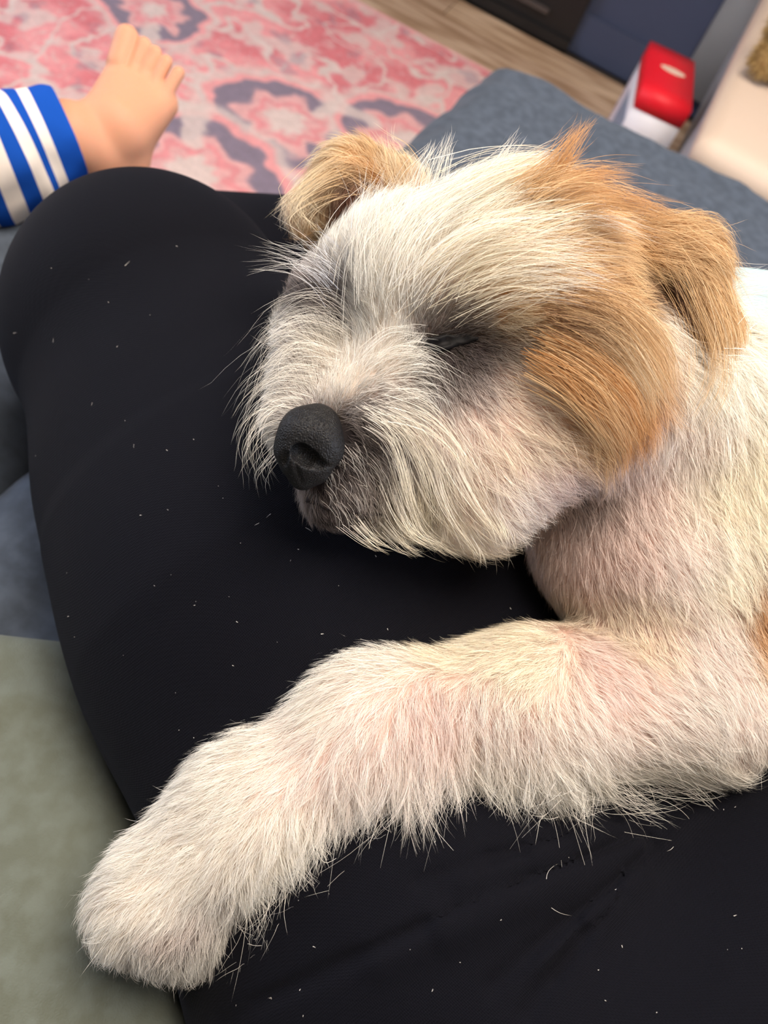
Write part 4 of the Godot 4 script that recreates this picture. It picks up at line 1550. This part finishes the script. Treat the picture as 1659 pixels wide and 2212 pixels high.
func build_nose(root: Node3D) -> void:
	var fl := Field.new()
	fl.soft = 0.006
	fl.carve_soft = 0.004
	var ax := flat(0.25, -1)
	fl.bone(at(643, 945, 0.3520), at(690, 945, 0.3520), 0.0085, 0.0094)
	fl.bone(at(660, 925, 0.3540), at(685, 920, 0.3560), 0.010, 0.010)
	fl.bone(at(706, 975, 0.3540), at(695, 985, 0.3530), 0.0072, 0.0066)
	fl.bone(at(622, 975, 0.3540), at(628, 1000, 0.3560), 0.006, 0.005)
	fl.bone(at(648, 990, 0.3520), at(652, 1030, 0.3580), 0.007, 0.0045)
	fl.bone(at(680, 1010, 0.3580), at(655, 1030, 0.3610), 0.007, 0.005)
	fl.bone(at(670, 960, 0.3650), at(680, 1000, 0.3680), 0.012, 0.010)
	var skin := func(x: float, y: float, deep: float) -> Vector3:
		var dir := (at(x, y, 1.0) - EYE).normalized()
		return fl.nearest(EYE, dir, 0.25, 0.42) + dir * deep
	fl.carve_soft = 0.0014
	var dents := [[650, 978, 668, 990, 0.002, 0.0044], [668, 990, 690, 1005, 0.0008, 0.0030], [690, 1004, 712, 1010, 0.0, 0.0014], [616, 984, 611, 1002, 0.0003, 0.0018], [637, 1002, 641, 1020, 0.0, 0.0007], [641, 1020, 650, 1042, 0.0, 0.0007]]
	var cuts := []
	for q in dents:
		cuts.append([skin.call(q[0], q[1], q[4]), skin.call(q[2], q[3], q[4]), q[5]])
	for q in cuts:
		fl.carve(q[0], q[1], q[2])
	var mid := at(668, 965, 0.3560)
	fl.fill(mid - Vector3(0.022, 0.022, 0.022), mid + Vector3(0.022, 0.022, 0.022), 0.0006, 0.005)
	var leather := mat(Color(0.085, 0.08, 0.083), 0.5, 0.35)
	var cells := NoiseTexture2D.new()
	cells.width = 512
	cells.height = 512
	cells.seamless = true
	var cell := noise(0.06, 1, 9, FastNoiseLite.TYPE_CELLULAR)
	cell.fractal_type = FastNoiseLite.FRACTAL_NONE
	cell.cellular_return_type = FastNoiseLite.RETURN_DISTANCE2_SUB
	cells.noise = cell
	leather.heightmap_enabled = true
	leather.heightmap_texture = cells
	leather.heightmap_scale = 0.06
	leather.uv1_triplanar = true
	leather.uv1_scale = Vector3(32, 32, 32)
	put("nose", net_mesh(fl.net()), leather, root)


func build_eye(root: Node3D, body: Field) -> void:
	var fl := Field.new()
	fl.soft = 0.004
	var line := [[893, 738], [915, 748], [940, 748], [965, 740], [1000, 733], [1030, 732]]
	var pts := PackedVector3Array()
	for q in line:
		var h := body.nearest(EYE, (at(q[0], q[1], 1.0) - EYE).normalized(), 0.3, 0.5)
		pts.append(h - cam_f * 0.0006)
	var rad := [0.0013, 0.0026, 0.0031, 0.0028, 0.0019, 0.0011]
	for i in pts.size() - 1:
		fl.bone(pts[i], pts[i + 1], rad[i], rad[i + 1])
	for i in pts.size() - 1:
		fl.carve(pts[i] - cam_f * 0.0028, pts[i + 1] - cam_f * 0.0028, 0.0008)
	fl.fill(pts[2] - Vector3(0.03, 0.03, 0.03), pts[2] + Vector3(0.03, 0.03, 0.03), 0.0008, 0.006)
	# the dark lip line
	var lf := Field.new()
	lf.soft = 0.003
	var lip := PackedVector3Array()
	for q in [[640, 1062], [668, 1080], [705, 1094], [760, 1104], [830, 1112]]:
		lip.append(body.nearest(EYE, (at(q[0], q[1], 1.0) - EYE).normalized(), 0.3, 0.5) - cam_f * 0.0003)
	for i in 4:
		lf.bone(lip[i], lip[i + 1], 0.0012, 0.0012)
	lf.fill(lip[2] - Vector3(0.04, 0.03, 0.03), lip[2] + Vector3(0.04, 0.03, 0.03), 0.001, 0.006)
	put("lip", net_mesh(lf.net()), mat(Color(0.13, 0.10, 0.10), 0.7, 0.3), root)
	put("eyelid", net_mesh(fl.net()), mat(Color(0.055, 0.045, 0.047), 0.6, 0.3), root)
